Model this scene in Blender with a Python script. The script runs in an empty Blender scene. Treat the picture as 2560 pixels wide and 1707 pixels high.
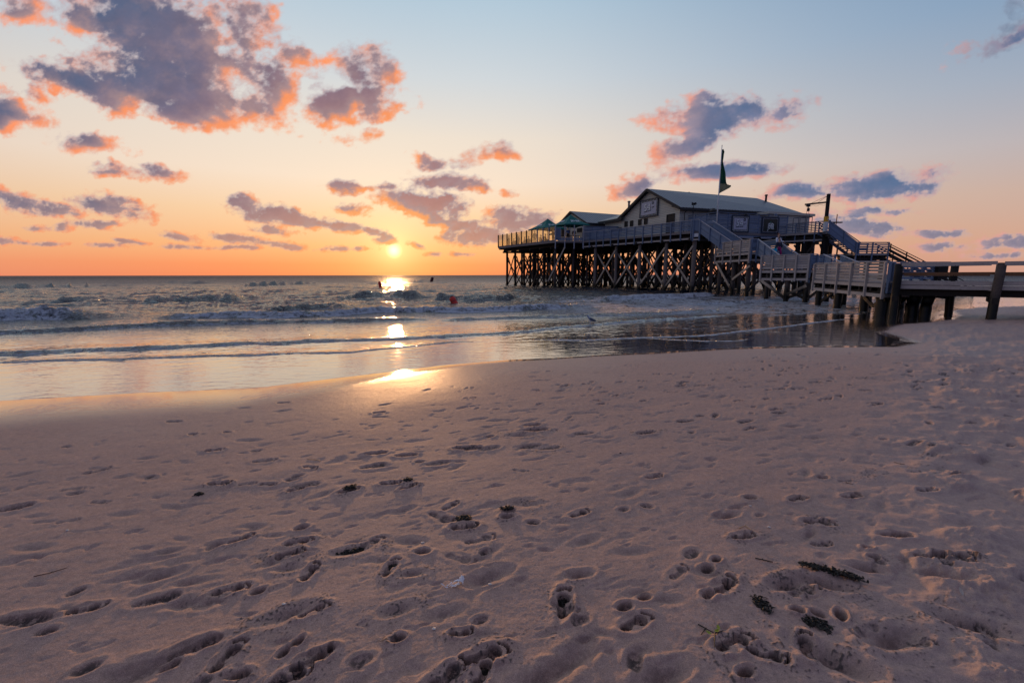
import bpy, bmesh, math, random
import numpy as np
from mathutils import Vector, Matrix

C = bpy.context.scene.collection
SC = bpy.context.scene
rnd = random.Random(54)
R = math.radians

# ------------------------------------------------------------------ camera
EYE = 1.75
PITCH = math.atan(166 / 1102.0)
ROLL = R(0.085)
cam_d = bpy.data.cameras.new('camera')
cam_d.lens = 15.5
cam_d.sensor_width = 36
cam_d.clip_start = 0.05
cam_d.clip_end = 20000
cam = bpy.data.objects.new('camera', cam_d)
C.objects.link(cam)
cam.matrix_world = (Matrix.Translation((0, 0, EYE)) @ Matrix.Rotation(R(90) - PITCH, 4, 'X')
                    @ Matrix.Rotation(-ROLL, 4, 'Z'))
SC.camera = cam

# ------------------------------------------------------------------ view
SC.view_settings.view_transform = 'Standard'
SC.view_settings.look = 'None'
SC.view_settings.exposure = 0.0
SC.view_settings.gamma = 1.0
SC.cycles.max_bounces = 6
SC.cycles.diffuse_bounces = 3
SC.cycles.glossy_bounces = 4
SC.cycles.sample_clamp_indirect = 8.0

# ------------------------------------------------------------------ sun
SUN_EL, SUN_AZ = 3.0, -14.7           # degrees; azimuth measured from +Y towards +X
sun_dir = Vector((math.sin(R(SUN_AZ)) * math.cos(R(SUN_EL)), math.cos(R(SUN_AZ)) * math.cos(R(SUN_EL)), math.sin(R(SUN_EL))))
sun_d = bpy.data.lights.new('sun', 'SUN')
sun_d.energy = 2.0
sun_d.angle = R(1.0)
sun_d.color = (1.0, 0.50, 0.20)
sun = bpy.data.objects.new('sun', sun_d)
C.objects.link(sun)
sun.rotation_euler = (-sun_dir).to_track_quat('-Z', 'Y').to_euler()


def lin(c):
    return tuple((v / 255 / 12.92) if v / 255 < 0.04045 else ((v / 255 + 0.055) / 1.055) ** 2.4 for v in c) + (1.0,)


class NT:
    """small helper to write node trees"""
    def __init__(s, tree):
        s.t = tree
        s.n = tree.nodes
        s.l = tree.links

    def node(s, typ, **kw):
        n = s.n.new(typ)
        for k, v in kw.items():
            setattr(n, k, v)
        return n

    def put(s, sock, v):
        if hasattr(v, 'bl_idname') or isinstance(v, bpy.types.NodeSocket):
            s.l.new(v, sock)
        else:
            sock.default_value = v

    def m(s, op, a, b=None, c=None, clamp=False):
        n = s.node('ShaderNodeMath', operation=op, use_clamp=clamp)
        s.put(n.inputs[0], a)
        if b is not None:
            s.put(n.inputs[1], b)
        if c is not None:
            s.put(n.inputs[2], c)
        return n.outputs[0]

    def v(s, op, a, b=None, out=0, scale=None):
        n = s.node('ShaderNodeVectorMath', operation=op)
        s.put(n.inputs[0], a)
        if b is not None:
            s.put(n.inputs[1], b)
        if scale is not None:
            s.put(n.inputs[3], scale)
        return n.outputs[out]

    def comb(s, x, y, z):
        n = s.node('ShaderNodeCombineXYZ')
        for i, q in enumerate((x, y, z)):
            s.put(n.inputs[i], q)
        return n.outputs[0]

    def sep(s, v):
        n = s.node('ShaderNodeSeparateXYZ')
        s.put(n.inputs[0], v)
        return n.outputs

    def mix(s, f, a, b, mode='MIX', clamp=True):
        n = s.node('ShaderNodeMix', data_type='RGBA', blend_type=mode)
        n.clamp_factor = clamp
        s.put(n.inputs[0], f)
        s.put(n.inputs[6], a)
        s.put(n.inputs[7], b)
        return n.outputs[2]

    def ss(s, x, a, b, lo=0.0, hi=1.0, kind='SMOOTHSTEP'):
        n = s.node('ShaderNodeMapRange', interpolation_type=kind)
        s.put(n.inputs[0], x)
        n.inputs[1].default_value = a
        n.inputs[2].default_value = b
        n.inputs[3].default_value = lo
        n.inputs[4].default_value = hi
        return n.outputs[0]

    def ramp(s, x, stops):
        n = s.node('ShaderNodeValToRGB')
        s.put(n.inputs[0], x)
        e = n.color_ramp.elements
        while len(e) < len(stops):
            e.new(0.5)
        for k, (p, c) in enumerate(stops):
            e[k].position = p
            e[k].color = c if len(c) == 4 else tuple(c) + (1.0,)
        return n.outputs[0]

    def noise(s, vec, scale, detail=4, rough=0.55, lac=2.0, dist=0.0, col=False):
        n = s.node('ShaderNodeTexNoise')
        if vec is not None:
            s.put(n.inputs['Vector'], vec)
        n.inputs['Scale'].default_value = scale
        n.inputs['Detail'].default_value = detail
        n.inputs['Roughness'].default_value = rough
        n.inputs['Lacunarity'].default_value = lac
        n.inputs['Distortion'].default_value = dist
        return n.outputs['Color' if col else 'Fac']


# ------------------------------------------------------------------ sky
def build_world():
    w = bpy.data.worlds.new('World')
    SC.world = w
    w.use_nodes = True
    t = NT(w.node_tree)
    for n in list(t.n):
        t.n.remove(n)
    g = t.node('ShaderNodeTexCoord').outputs['Generated']
    d = t.v('NORMALIZE', g)
    dx, dy, dz = t.sep(d)
    el = t.m('DIVIDE', t.m('ARCSINE', dz), math.pi / 2, clamp=True)          # 0..1 = 0..90 degrees
    el = t.m('POWER', el, 0.5)                                              # more room near the horizon

    def E(deg):
        return (deg / 90) ** 0.5
    near = t.ramp(el, [(0, lin((248, 134, 92))), (E(1.3), lin((254, 152, 100))), (E(3.5), lin((255, 186, 128))), (E(7), lin((254, 212, 168))),
                       (E(11), lin((252, 229, 206))), (E(16), lin((242, 228, 212))), (E(22), lin((214, 220, 224))),
                       (E(29), lin((184, 206, 222))), (E(45), lin((164, 170, 186))), (1, lin((158, 148, 160)))])
    far = t.ramp(el, [(0, lin((205, 156, 140))), (E(3), lin((214, 168, 146))), (E(7), lin((205, 176, 164))), (E(11), lin((188, 180, 184))),
                      (E(16), lin((158, 172, 192))), (E(22), lin((128, 158, 190))), (E(29), lin((104, 142, 182))),
                      (E(45), lin((122, 132, 168))), (1, lin((158, 148, 160)))])
    back = t.ramp(el, [(0, lin((72, 88, 132))), (E(8), lin((82, 98, 146))), (E(25), lin((96, 112, 158))), (1, lin((158, 148, 160)))])
    h = t.v('NORMALIZE', t.comb(dx, dy, 0.0))
    saz = Vector((math.sin(R(SUN_AZ)), math.cos(R(SUN_AZ)), 0))
    ca = t.v('DOT_PRODUCT', h, tuple(saz), out=1)
    az = t.m('ARCCOSINE', ca)                                                # angle from the sun's azimuth
    side = t.ss(dx, -0.2, 0.2)                                               # right side goes blue sooner than the left
    f_r = t.ss(az, R(8), R(72))
    f_l = t.ss(az, R(8), R(88))
    fz = t.m('ADD', t.m('MULTIPLY', f_r, side), t.m('MULTIPLY', f_l, t.m('SUBTRACT', 1.0, side)))
    col = t.mix(fz, near, far)
    col = t.mix(t.ss(az, R(75), R(150)), col, back)
    # a little of the physical sky at the same sun position
    sky = t.node('ShaderNodeTexSky', sky_type='NISHITA')
    sky.sun_disc = False
    sky.sun_elevation = R(SUN_EL)
    sky.sun_rotation = R(SUN_AZ)
    skc = t.v('SCALE', sky.outputs[0], scale=0.006)
    col = t.v('ADD', t.v('SCALE', col, scale=0.94), skc)
    # glow round the veiled sun
    cs = t.v('DOT_PRODUCT', d, tuple(sun_dir), out=1)
    ang = t.m('ARCCOSINE', t.m('MINIMUM', cs, 1.0))
    halo = t.m('EXPONENT', t.m('MULTIPLY', ang, -1 / R(5.5)))
    halo2 = t.m('EXPONENT', t.m('MULTIPLY', ang, -1 / R(1.9)))
    core = t.ss(ang, R(1.15), R(0.0))
    glow = t.v('ADD', t.v('SCALE', (0.12, 0.10, 0.02), scale=halo), t.v('SCALE', (0.45, 0.44, 0.20), scale=halo2))
    sky_c = t.v('ADD', col, glow)

    out = t.v('ADD', sky_c, t.v('SCALE', (1.1, 0.9, 0.5), scale=core))
    bg = t.node('ShaderNodeBackground')
    t.put(bg.inputs[0], out)
    bg.inputs[1].default_value = 1.0
    o = t.node('ShaderNodeOutputWorld')
    t.l.new(bg.outputs[0], o.inputs[0])
    w.cycles.sampling_method = 'MANUAL'
    w.cycles.sample_map_resolution = 2048


build_world()


# ------------------------------------------------------------------ noise on arrays
_rs = np.random.RandomState(7)
_G = _rs.rand(256, 256) * 2 * np.pi
_GX, _GY = np.cos(_G), np.sin(_G)


def pn(x, y):
    """gradient noise, about -1..1"""
    xi, yi = np.floor(x).astype(np.int64), np.floor(y).astype(np.int64)
    fx, fy = x - xi, y - yi
    u = fx * fx * fx * (fx * (fx * 6 - 15) + 10)
    v = fy * fy * fy * (fy * (fy * 6 - 15) + 10)
    x0, x1, y0, y1 = xi & 255, (xi + 1) & 255, yi & 255, (yi + 1) & 255
    a = _GX[x0, y0] * fx + _GY[x0, y0] * fy
    b = _GX[x1, y0] * (fx - 1) + _GY[x1, y0] * fy
    c = _GX[x0, y1] * fx + _GY[x0, y1] * (fy - 1)
    d = _GX[x1, y1] * (fx - 1) + _GY[x1, y1] * (fy - 1)
    return 1.45 * ((a * (1 - u) + b * u) * (1 - v) + (c * (1 - u) + d * u) * v)


def fbm(x, y, octv=5, rough=0.5, lac=2.03, billow=False):
    s, amp, tot = 0.0, 1.0, 0.0
    for k in range(octv):
        n = pn(x + 17.3 * k, y - 9.1 * k)
        if billow:
            n = 1 - 2 * np.abs(n)
        s = s + amp * n
        tot += amp
        amp *= rough
        x, y = x * lac, y * lac
    return s / tot


def sstep(a, b, x):
    t = np.clip((x - a) / (b - a), 0, 1)
    return t * t * (3 - 2 * t)


def grid_mesh(name, X, Y, Z, attrs=None, smooth=True, colors=None, keep=None):
    nr, nc = X.shape
    co = np.stack([X, Y, Z], -1).reshape(-1, 3).astype(np.float32)
    idx = np.arange(nr * nc, dtype=np.int32).reshape(nr, nc)
    q = np.stack([idx[:-1, :-1], idx[:-1, 1:], idx[1:, 1:], idx[1:, :-1]], -1).reshape(-1, 4)
    if keep is not None:
        q = q[keep.reshape(-1)[q].any(1)]
    me = bpy.data.meshes.new(name)
    me.vertices.add(len(co))
    me.vertices.foreach_set('co', co.ravel())
    me.loops.add(q.size)
    me.loops.foreach_set('vertex_index', q.ravel())
    me.polygons.add(len(q))
    me.polygons.foreach_set('loop_start', np.arange(0, q.size, 4, dtype=np.int32))
    me.polygons.foreach_set('loop_total', np.full(len(q), 4, dtype=np.int32))
    me.update(calc_edges=True)
    me.polygons.foreach_set('use_smooth', np.full(len(q), smooth))
    for k, v in (attrs or {}).items():
        at = me.attributes.new(k, 'FLOAT', 'POINT')
        at.data.foreach_set('value', v.ravel().astype(np.float32))
    for k, v in (colors or {}).items():
        at = me.attributes.new(k, 'FLOAT_COLOR', 'POINT')
        at.data.foreach_set('color', v.reshape(-1, 4).astype(np.float32).ravel())
    return me


def link(name, me, mat=None, parent=None):
    o = bpy.data.objects.new(name, me)
    C.objects.link(o)
    if mat is not None:
        me.materials.append(mat)
    if parent is not None:
        o.parent = parent
    return o


# ------------------------------------------------------------------ clouds
CP, SP = math.cos(PITCH), math.sin(PITCH)


def tan_of(px, py):
    x, y = (px - 1280) / 1102, (853.5 - py) / 1102
    f = CP + y * SP
    return x / f, (-SP + y * CP) / f


BLOBS = [  # x, y, rx, ry, turn, weight
    (354, 50, 190, 90, -8, 1.25), (450, 120, 130, 80, -25, 1.2), (80, 25, 80, 40, 0, .55), (210, 60, 60, 50, 0, .5),
    (435, 218, 205, 72, -14, 1.35), (500, 286, 150, 38, -6, .95), (165, 200, 120, 34, -14, .95), (300, 235, 90, 45, -8, 1.1),
    (600, 60, 60, 60, -30, .5), (660, 100, 62, 50, 30, .62), (580, 160, 70, 80, 10, .8), (735, 155, 70, 38, -20, .6), (650, 240, 90, 58, -30, .7), (700, 205, 55, 34, 0, .65),
    (838, 262, 74, 50, 0, 1.25), (930, 250, 75, 40, 5, .95), (930, 180, 80, 50, -25, .6),
    (15, 285, 100, 48, -15, 1.1), (100, 250, 30, 24, -30, .45), (225, 360, 95, 32, -4, .8), (305, 435, 70, 14, -6, .62), (410, 434, 56, 16, -6, .72),
    (880, 348, 60, 24, 0, .6), (1077, 402, 50, 18, 0, .75), (1175, 395, 42, 20, 0, .5), (1262, 388, 36, 24, 0, .62), (1130, 458, 95, 24, -6, .95),
    (885, 475, 60, 16, 0, .85), (968, 466, 34, 11, 0, .65), (1213, 473, 22, 14, 0, .7), (1278, 478, 20, 12, 0, .6),
    (1050, 510, 112, 36, -8, 1.3), (1125, 555, 92, 24, -12, 1.1), (880, 525, 44, 14, -10, .7), (612, 508, 40, 22, -8, 1.1), (720, 545, 125, 24, -8, 1.15), (850, 564, 62, 17, -5, 1.0), (680, 574, 60, 12, -5, .75),
    (48, 503, 90, 28, -10, .85), (136, 524, 70, 22, -8, .9), (275, 515, 100, 30, -10, .95), (92, 567, 30, 9, 0, .7), (170, 565, 30, 11, 0, .8), (256, 563, 60, 13, 0, .95),
    (18, 602, 60, 9, -4, .85), (114, 608, 58, 7, 0, .85), (272, 611, 60, 8, 0, .8), (330, 601, 56, 7, -6, .75), (457, 590, 55, 13, -10, .8), (452, 616, 48, 8, 0, .75),
    (598, 598, 78, 15, -5, .95), (598, 620, 70, 7, 0, .75), (713, 613, 58, 11, -6, .85), (862, 623, 86, 8, 0, .85), (932, 580, 40, 12, -20, .85), (964, 602, 26, 15, 0, .9),
    (1040, 612, 26, 7, -15, .7), (1083, 636, 26, 6, 0, .7), (1148, 640, 38, 6, 0, .7), (1175, 592, 72, 26, 0, 1.0),
    (1275, 552, 68, 36, -5, 1.15), (1345, 548, 60, 26, 0, 1.0), (1215, 585, 70, 26, 0, .9),
    (1785, 292, 140, 46, 4, 1.1), (1960, 285, 55, 40, 25, .6), (1715, 372, 95, 38, 20, 1.05), (1800, 430, 150, 26, 2, 1.05), (1578, 465, 52, 30, 15, .95), (1985, 484, 84, 22, 0, 1.0),
    (2170, 473, 112, 36, 0, 1.15), (2300, 462, 62, 34, 20, .7), (2170, 532, 110, 14, 0, .8), (2130, 566, 120, 27, -8, 1.05),
    (2345, 588, 92, 12, 0, .95), (2355, 618, 60, 16, 0, .8), (2536, 608, 105, 22, 0, .9), (2530, 95, 120, 26, 22, .62), (2575, 30, 60, 34, 0, .7), (2440, 110, 50, 14, 10, .5), (2480, 640, 110, 10, 0, .6),
]


def build_clouds():
    xs = np.arange(-1.45, 1.45, 1 / 560.)
    zs = np.concatenate([np.arange(0.012, 0.25, 1 / 640.), np.arange(0.25, 0.80, 1 / 520.)])
    X, Z = np.meshgrid(xs, zs)
    sc = sstep(0.02, 0.33, Z) * 0.80 + 0.20
    # work in coordinates that squash towards the horizon
    wx = fbm(X * 9, Z * 14, 4, .5) * 0.050 + fbm(X * 40 + 5, Z * 60, 3, .5) * 0.014
    wz = fbm(X * 9 + 40, Z * 14 + 7, 4, .5) * 0.034 + fbm(X * 40 - 15, Z * 60 + 3, 3, .5) * 0.011
    U, V = X + wx * sc, Z + wz * sc
    F = np.full(X.shape, -1.6)
    for (px, py, rx, ry, rot, wt) in BLOBS:
        cx, cz = tan_of(px, py)
        rx, ry = rx / 1102 * 1.1, ry / 1102 * 1.1
        m = (np.abs(X - cx) < rx * 1.9 + .05) & (np.abs(Z - cz) < (ry + rx * abs(math.sin(R(rot)))) * 2.1 + .05)
        c, s = math.cos(R(rot)), math.sin(R(rot))
        du, dv = U[m] - cx, V[m] - cz
        u, v = (du * c + dv * s) / rx, (-du * s + dv * c) / ry
        v = np.where(v < 0, v * 1.15, v)                                  # flatter bases
        F[m] = np.maximum(F[m], wt * (1 - (u * u + v * v) ** 0.75))
    hi = sstep(0.10, 0.30, Z)                                             # big clouds high up, small ones near the horizon

    def two(f):
        return f(1.0) * hi + f(2.3) * (1 - hi)
    n = two(lambda q: fbm(X * 13 * q, Z * 19 * q, 7, .58))
    nb = two(lambda q: fbm(X * 20 * q + 9, Z * 27 * q + 4, 5, .55, billow=True))
    fine = fbm(X * 90 + 3, Z * 150, 4, .6)
    D = F + n * 1.05 + nb * 0.34 + fine * 0.15 * (1 + 0 * X) - 0.12
    alpha = sstep(-0.16, 0.62, D)
    dd = np.clip(D, 0, 1.4)
    # march towards the sun through the density to see which parts still get light
    sx, sz = tan_of(988, 628)
    ox, oz = sx - X, (sz - Z)
    ln = np.hypot(ox, oz) + 1e-6
    ox, oz = ox / ln, oz / ln
    ci = np.arange(len(xs))
    ri = np.arange(len(zs))
    CI, RI = np.meshgrid(ci, ri)
    rowpos = lambda zz: np.interp(zz.ravel(), zs, ri).reshape(zz.shape)
    occ = np.zeros_like(X)
    for k in range(1, 9):
        st = 0.0065 * k * (0.35 + 0.65 * sc)
        xx = np.clip(np.rint((X + ox * st - xs[0]) * 560), 0, len(xs) - 1).astype(int)
        zz = np.clip(np.rint(rowpos(Z + oz * st)), 0, len(zs) - 1).astype(int)
        occ += dd[zz, xx]
    occl = np.zeros_like(X)
    for k in range(1, 7):
        st = 0.017 * k * (0.30 + 0.70 * sc)
        xx = np.clip(np.rint((X + ox * st - xs[0]) * 560), 0, len(xs) - 1).astype(int)
        zz = np.clip(np.rint(rowpos(Z + oz * st)), 0, len(zs) - 1).astype(int)
        occl += dd[zz, xx]
    broad = np.clip(np.exp(-occl * 0.42) * 1.15 + 0.35 * two(lambda q: fbm(X * 9 * q + 61, Z * 13 * q, 5, .6)), 0, 1)
    light = np.exp(-occ * 0.31) * 1.05 + 0.38 * two(lambda q: fbm(X * 14 * q + 31, Z * 20 * q, 5, .6))
    light = np.clip(light, 0, 1)
    body = sstep(0.05, 0.75, D)

    def col(c):
        return np.array(lin(c)[:3])

    def mixc(a, b, t):
        return a * (1 - t[..., None]) + b * t[..., None]
    ang = np.degrees(np.hypot(np.arctan(X) - np.arctan(sx), np.arctan(Z / np.sqrt(1 + X * X)) - R(3)))
    prox = np.exp(-ang / 13.0)
    right = sstep(0.12, 0.55, X)
    low = 1 - sstep(0.03, 0.22, Z)
    one = np.ones(X.shape + (3,))
    rim = mixc(col((250, 150, 108)) * one, col((255, 160, 92)) * one, np.clip(prox * 1.6, 0, 1))
    rim = mixc(rim, col((222, 160, 150)) * one, right)
    rim = mixc(rim, col((120, 140, 165)) * one, sstep(.85, 1.05, X) * sstep(.3, .45, Z))
    bod = mixc(col((58, 98, 134)) * one, col((138, 120, 136)) * one, low)
    bod = mixc(bod, col((82, 112, 150)) * one, right * .8)
    bod = mixc(bod, col((196, 130, 112)) * one, np.clip(prox * 1.5, 0, .75))
    bod = mixc(bod, mixc(col((190, 142, 136)) * one, col((168, 146, 162)) * one, right), broad * .45)
    mid = mixc(col((168, 140, 142)) * one, col((150, 142, 162)) * one, right)
    k = body * (1 - light * 1.0)
    c = mixc(mixc(rim, mid, sstep(0.16, 0.62, k)), bod, sstep(0.46, 0.98, k))
    c = c * (1 + 0.16 * two(lambda q: fbm(X * 17 * q, Z * 26 * q, 6, .62)))[..., None]
    # thin white-grey veil on edges turned away from the sun
    away = (1 - light) * (1 - body)
    c = mixc(c, mixc(col((168, 170, 184)) * one, col((200, 176, 168)) * one, low), np.clip(away * 1.3, 0, .85))
    alpha = alpha * sstep(0.012, 0.03, Z) * (1 - 0.25 * low)
    rgba = np.concatenate([np.clip(c, 0, 1), alpha[..., None]], -1)
    ln = np.sqrt(1 + X * X + Z * Z)
    rad = 9000.0
    me = grid_mesh('clouds', X / ln * rad, 1 / ln * rad, Z / ln * rad, colors={'cloud': rgba}, keep=alpha > 0.004)
    mt = bpy.data.materials.new('cloud')
    mt.use_nodes = True
    t = NT(mt.node_tree)
    for nn in list(t.n):
        t.n.remove(nn)
    at = t.node('ShaderNodeAttribute', attribute_name='cloud')
    em = t.node('ShaderNodeEmission')
    t.l.new(at.outputs['Color'], em.inputs[0])
    tr = t.node('ShaderNodeBsdfTransparent')
    mx = t.node('ShaderNodeMixShader')
    t.l.new(at.outputs['Alpha'], mx.inputs[0])
    t.l.new(tr.outputs[0], mx.inputs[1])
    t.l.new(em.outputs[0], mx.inputs[2])
    o = t.node('ShaderNodeOutputMaterial')
    t.l.new(mx.outputs[0], o.inputs[0])
    mt.cycles.emission_sampling = 'NONE'
    ob = link('clouds', me, mt)
    ob['kind'] = 'structure'


build_clouds()


# ------------------------------------------------------------------ survey helpers: a sight line met with a level plane or a depth
def _ray(px, py):
    x, y = (px - 1280) / 1102, (853.5 - py) / 1102
    x, y = x * math.cos(ROLL) + y * math.sin(ROLL), -x * math.sin(ROLL) + y * math.cos(ROLL)
    return x, CP + y * SP, -SP + y * CP


def on_level(px, py, z):
    d = _ray(px, py)
    k = (z - EYE) / d[2]
    return Vector((d[0] * k, d[1] * k, z))


def at_depth(px, py, Y):
    d = _ray(px, py)
    k = Y / d[1]
    return Vector((d[0] * k, Y, EYE + d[2] * k))


SEA = -0.25
SHORE = [(-400, -150), (-120, -40), (-40, -4), (-18, 3.6)] + [tuple(on_level(x, y, -0.2)[:2]) for x, y in [
    (-60, 996), (163, 984), (354, 973), (640, 962), (830, 939), (980, 922), (1102, 907), (1280, 893), (1380, 889), (1520, 880), (1661, 874),
    (1800, 866), (1994, 860), (2213, 860), (2262, 851), (2215, 838), (2180, 826), (2190, 815), (2225, 807), (2317, 800), (2362, 795), (2372, 785), (2360, 774),
    (2446, 766), (2560, 764)]] + [(60, 36), (160, 60), (600, 160)]


def shore_dist(X, Y):
    """signed distance to the water's edge, + on land"""
    best = np.full(X.shape, 1e9)
    sign = np.ones(X.shape)
    for (x0, y0), (x1, y1) in zip(SHORE[:-1], SHORE[1:]):
        dx, dy = x1 - x0, y1 - y0
        L2 = dx * dx + dy * dy
        t = np.clip(((X - x0) * dx + (Y - y0) * dy) / L2, 0, 1)
        ex, ey = X - (x0 + t * dx), Y - (y0 + t * dy)
        d = ex * ex + ey * ey
        cr = dx * (Y - y0) - dy * (X - x0)
        m = d < best - 1e-9
        best = np.where(m, d, best)
        sign = np.where(m, np.where(cr > 0, -1.0, 1.0), sign)
    return np.sqrt(best) * sign


def sand_base(s):
    land = SEA - 0.004 + 0.254 * (1 - np.exp(-np.maximum(s, 0) / 3.2))
    return np.where(s > 0, land, SEA - 0.004 - 0.035 * np.minimum(-s, 60) - .02 * sstep(0, .3, -s))


# ------------------------------------------------------------------ materials
def mat(name, base=(.5, .5, .5), rough=.7, spec=.4, metal=0.0, fn=None):
    m = bpy.data.materials.new(name)
    m.use_nodes = True
    t = NT(m.node_tree)
    b = t.n['Principled BSDF']
    b.inputs['Base Color'].default_value = tuple(base[:3]) + (1,)
    b.inputs['Roughness'].default_value = rough
    b.inputs['Specular IOR Level'].default_value = spec
    b.inputs['Metallic'].default_value = metal
    if fn:
        fn(t, b)
    return m


def bump(t, b, h, strength, dist=0.01, prev=None):
    n = t.node('ShaderNodeBump')
    n.inputs['Strength'].default_value = strength
    n.inputs['Distance'].default_value = dist
    t.put(n.inputs['Height'], h)
    if prev is not None:
        t.put(n.inputs['Normal'], prev)
    t.put(b.inputs['Normal'], n.outputs[0])
    return n.outputs[0]


# ------------------------------------------------------------------ sand
def foot_depth(u, v, toes=True):
    """depth 0..1 of a bare foot pressed at the origin, heel at -u, metres"""
    def e(cu, cv, a, b, k=1.0):
        r = ((u - cu) / a) ** 2 + ((v - cv) / b) ** 2
        return k * np.clip(1 - r ** 2.2, 0, 1) ** 0.5
    d = e(-.085, 0, .042, .032)
    d = np.maximum(d, e(-.015, .014, .070, .024, .55))
    d = np.maximum(d, e(.050, .002, .044, .045, .95))
    if toes:
        for k, (tu, tv, ra) in enumerate([(.124, -.032, .018), (.131, -.008, .012), (.124, .011, .011), (.113, .027, .010), (.098, .041, .009)]):
            d = np.maximum(d, e(tu, tv, ra, ra * .8, 1.15))
    return d


def build_sand():
    rr = random.Random(11)
    ys = np.concatenate([np.arange(640, 19, -0.70)])
    rows = 1.75 * 441 / ys
    rows = np.concatenate([np.geomspace(0.10, rows[0] * .97, 12), rows, np.geomspace(41.5, 9000, 60)])
    c_in = np.arange(-63, 63.01, 0.105)
    c_out = np.concatenate([np.arange(66, 294, 4.0), [297.0]])
    az = np.radians(np.concatenate([c_in, c_out]))
    A, Dm = np.meshgrid(az, rows)
    X, Y = np.sin(A) * Dm, np.cos(A) * Dm
    s = shore_dist(X, Y)
    Z = sand_base(s)
    land = sstep(0.15, 2.2, s)
    soft = sstep(0.0, 1.0, (X * 0.9 - Y * 0.85 + 1.15 + 0.25 * pn(X * .9, Y * .9)) / 1.6) * (Y > -4)   # the trampled soft corner
    mid = sstep(1.5, 5.0, s)
    # broad swells and old wind-worn dents, lengthened along the beach
    ca, sa = math.cos(R(20)), math.sin(R(20))
    U, V = X * ca + Y * sa, -X * sa + Y * ca
    wx = fbm(X * 1.3, Y * 1.3, 3) * .25
    h = fbm(U * .55 + wx, V * 1.1, 3, .5) * 0.016 * mid
    h += fbm(U * 1.6, V * 3.6 + wx, 4, .5) * 0.0042 * (0.3 + 0.7 * mid) * land
    dn = fbm(U * 2.6 + 7 + wx, V * 7.0 + wx * 2, 3, .5)
    h -= np.clip(dn - .30, 0, 1) * 0.050 * mid * land
    dn2 = fbm(U * 4.2 - 7 + wx, V * 9.0 + 21, 3, .5)
    h -= np.clip(dn2 - .34, 0, 1) * 0.070 * (0.3 + .7 * mid) * land
    h += soft * (0.045 * fbm(X * 1.7 + 3, Y * 2.3, 3, .55) + 0.018 * fbm(X * 5, Y * 6, 3, .55))
    lump = fbm(X * 11, Y * 11, 5, .62, billow=True)
    sel = sstep(.25, .75, fbm(X * 1.5 + 9, Y * 1.9 + 2, 3, .5) + (soft - .72) * 1.6)
    h += sel * soft * (0.026 * lump + 0.03 * sstep(.0, .5, sel))
    h += fbm(X * 60, Y * 60, 2, .6) * 0.0009 * land
    h += (fbm(U * 8, V * 13, 4, .55) * .0022 + fbm(X * 30, Y * 30, 3, .6) * .0010) * land
    Z = Z + h
    # fine ripples left by the last wave on the lower beach
    rip = np.sin((V * 0.9 + fbm(X * 1.2, Y * 1.2, 3) * .5) * 55) * 0.0012 * sstep(0.3, 1.0, s) * (1 - sstep(1.8, 3.2, s))
    Z += rip
    NR0 = 0
    clod_dips = np.zeros(X.shape)
    damp_shade = np.zeros(X.shape)  # damp and hollow shade of the prints, put into the sand colour

    def stamp(x, y, ang, size=1.0, depth=.02, kind='bare', mirror=1, crumb=0.0):
        nonlocal Z
        d0 = math.hypot(x, y)
        rad = .26 * size + .04
        i0, i1 = np.searchsorted(rows, max(d0 - rad, .05)), np.searchsorted(rows, d0 + rad)
        a0 = math.degrees(math.atan2(x, y))
        da = math.degrees(math.asin(min(.95, rad / d0)))
        j0, j1 = np.searchsorted(c_in, a0 - da), np.searchsorted(c_in, a0 + da)
        if i1 - i0 < 3 or j1 - j0 < 3:
            return
        sl = (slice(i0, i1), slice(j0, j1))
        dx, dy = X[sl] - x, Y[sl] - y
        c, sn = math.cos(ang), math.sin(ang)
        w = 0.005 * size
        dx = dx + w * pn(X[sl] * 22, Y[sl] * 22)
        dy = dy + w * pn(X[sl] * 22 + 9, Y[sl] * 22 + 4)
        u, v = (dx * c + dy * sn) / size, (-dx * sn + dy * c) / size * mirror
        if kind == 'bare':
            f = foot_depth(u, v)
            r = (u / .165) ** 2 + (v / .075) ** 2
        elif kind == 'oval':
            r0 = (u / .075) ** 2 + (v / .045) ** 2
            f = np.clip(1 - r0 ** 1.4, 0, 1) ** .7
            r = (u / .105) ** 2 + (v / .07) ** 2
        elif kind == 'shoe':
            r0 = (np.abs(u / .15)) ** 3 + (v / (.048 + .012 * np.clip(u / .1, -1, 1))) ** 2
            f = np.clip(1 - r0 ** 1.8, 0, 1) ** .5 * (.8 + .2 * (u > -.04)) + .10 * np.sin(u * 230) * (r0 < .8)
            r = (u / .19) ** 2 + (v / .085) ** 2
        else:                                                        # worn dent
            r0 = (u / .15) ** 2 + (v / .055) ** 2
            f = np.exp(-r0 * 2.2)
            r = (u / .20) ** 2 + (v / .09) ** 2
        rim = np.exp(-((np.sqrt(r) - 1) / .22) ** 2) * (0.8 + .8 * pn(X[sl] * 18 + 3, Y[sl] * 18))
        depth = depth * 1.2
        hh = -depth * f + depth * (.26 if kind != 'worn' else .14) * rim
        damp_shade[sl] = np.maximum(damp_shade[sl], np.clip(f, 0, 1) ** .8 * {'worn': .38, 'oval': .9, 'shoe': .9, 'bare': 1.0}[kind] * min(1, depth / .018))
        if crumb:
            crumb *= .45
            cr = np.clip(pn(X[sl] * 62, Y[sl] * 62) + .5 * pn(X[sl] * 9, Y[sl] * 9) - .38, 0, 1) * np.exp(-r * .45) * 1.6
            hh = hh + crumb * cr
            clod_dips[sl] = np.maximum(clod_dips[sl], np.clip(cr * 4, 0, 1))
        Z[sl] += hh

    def P(px, py):
        p = on_level(px, py, -0.01)
        return p.x, p.y
    A0 = R(28)
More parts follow.
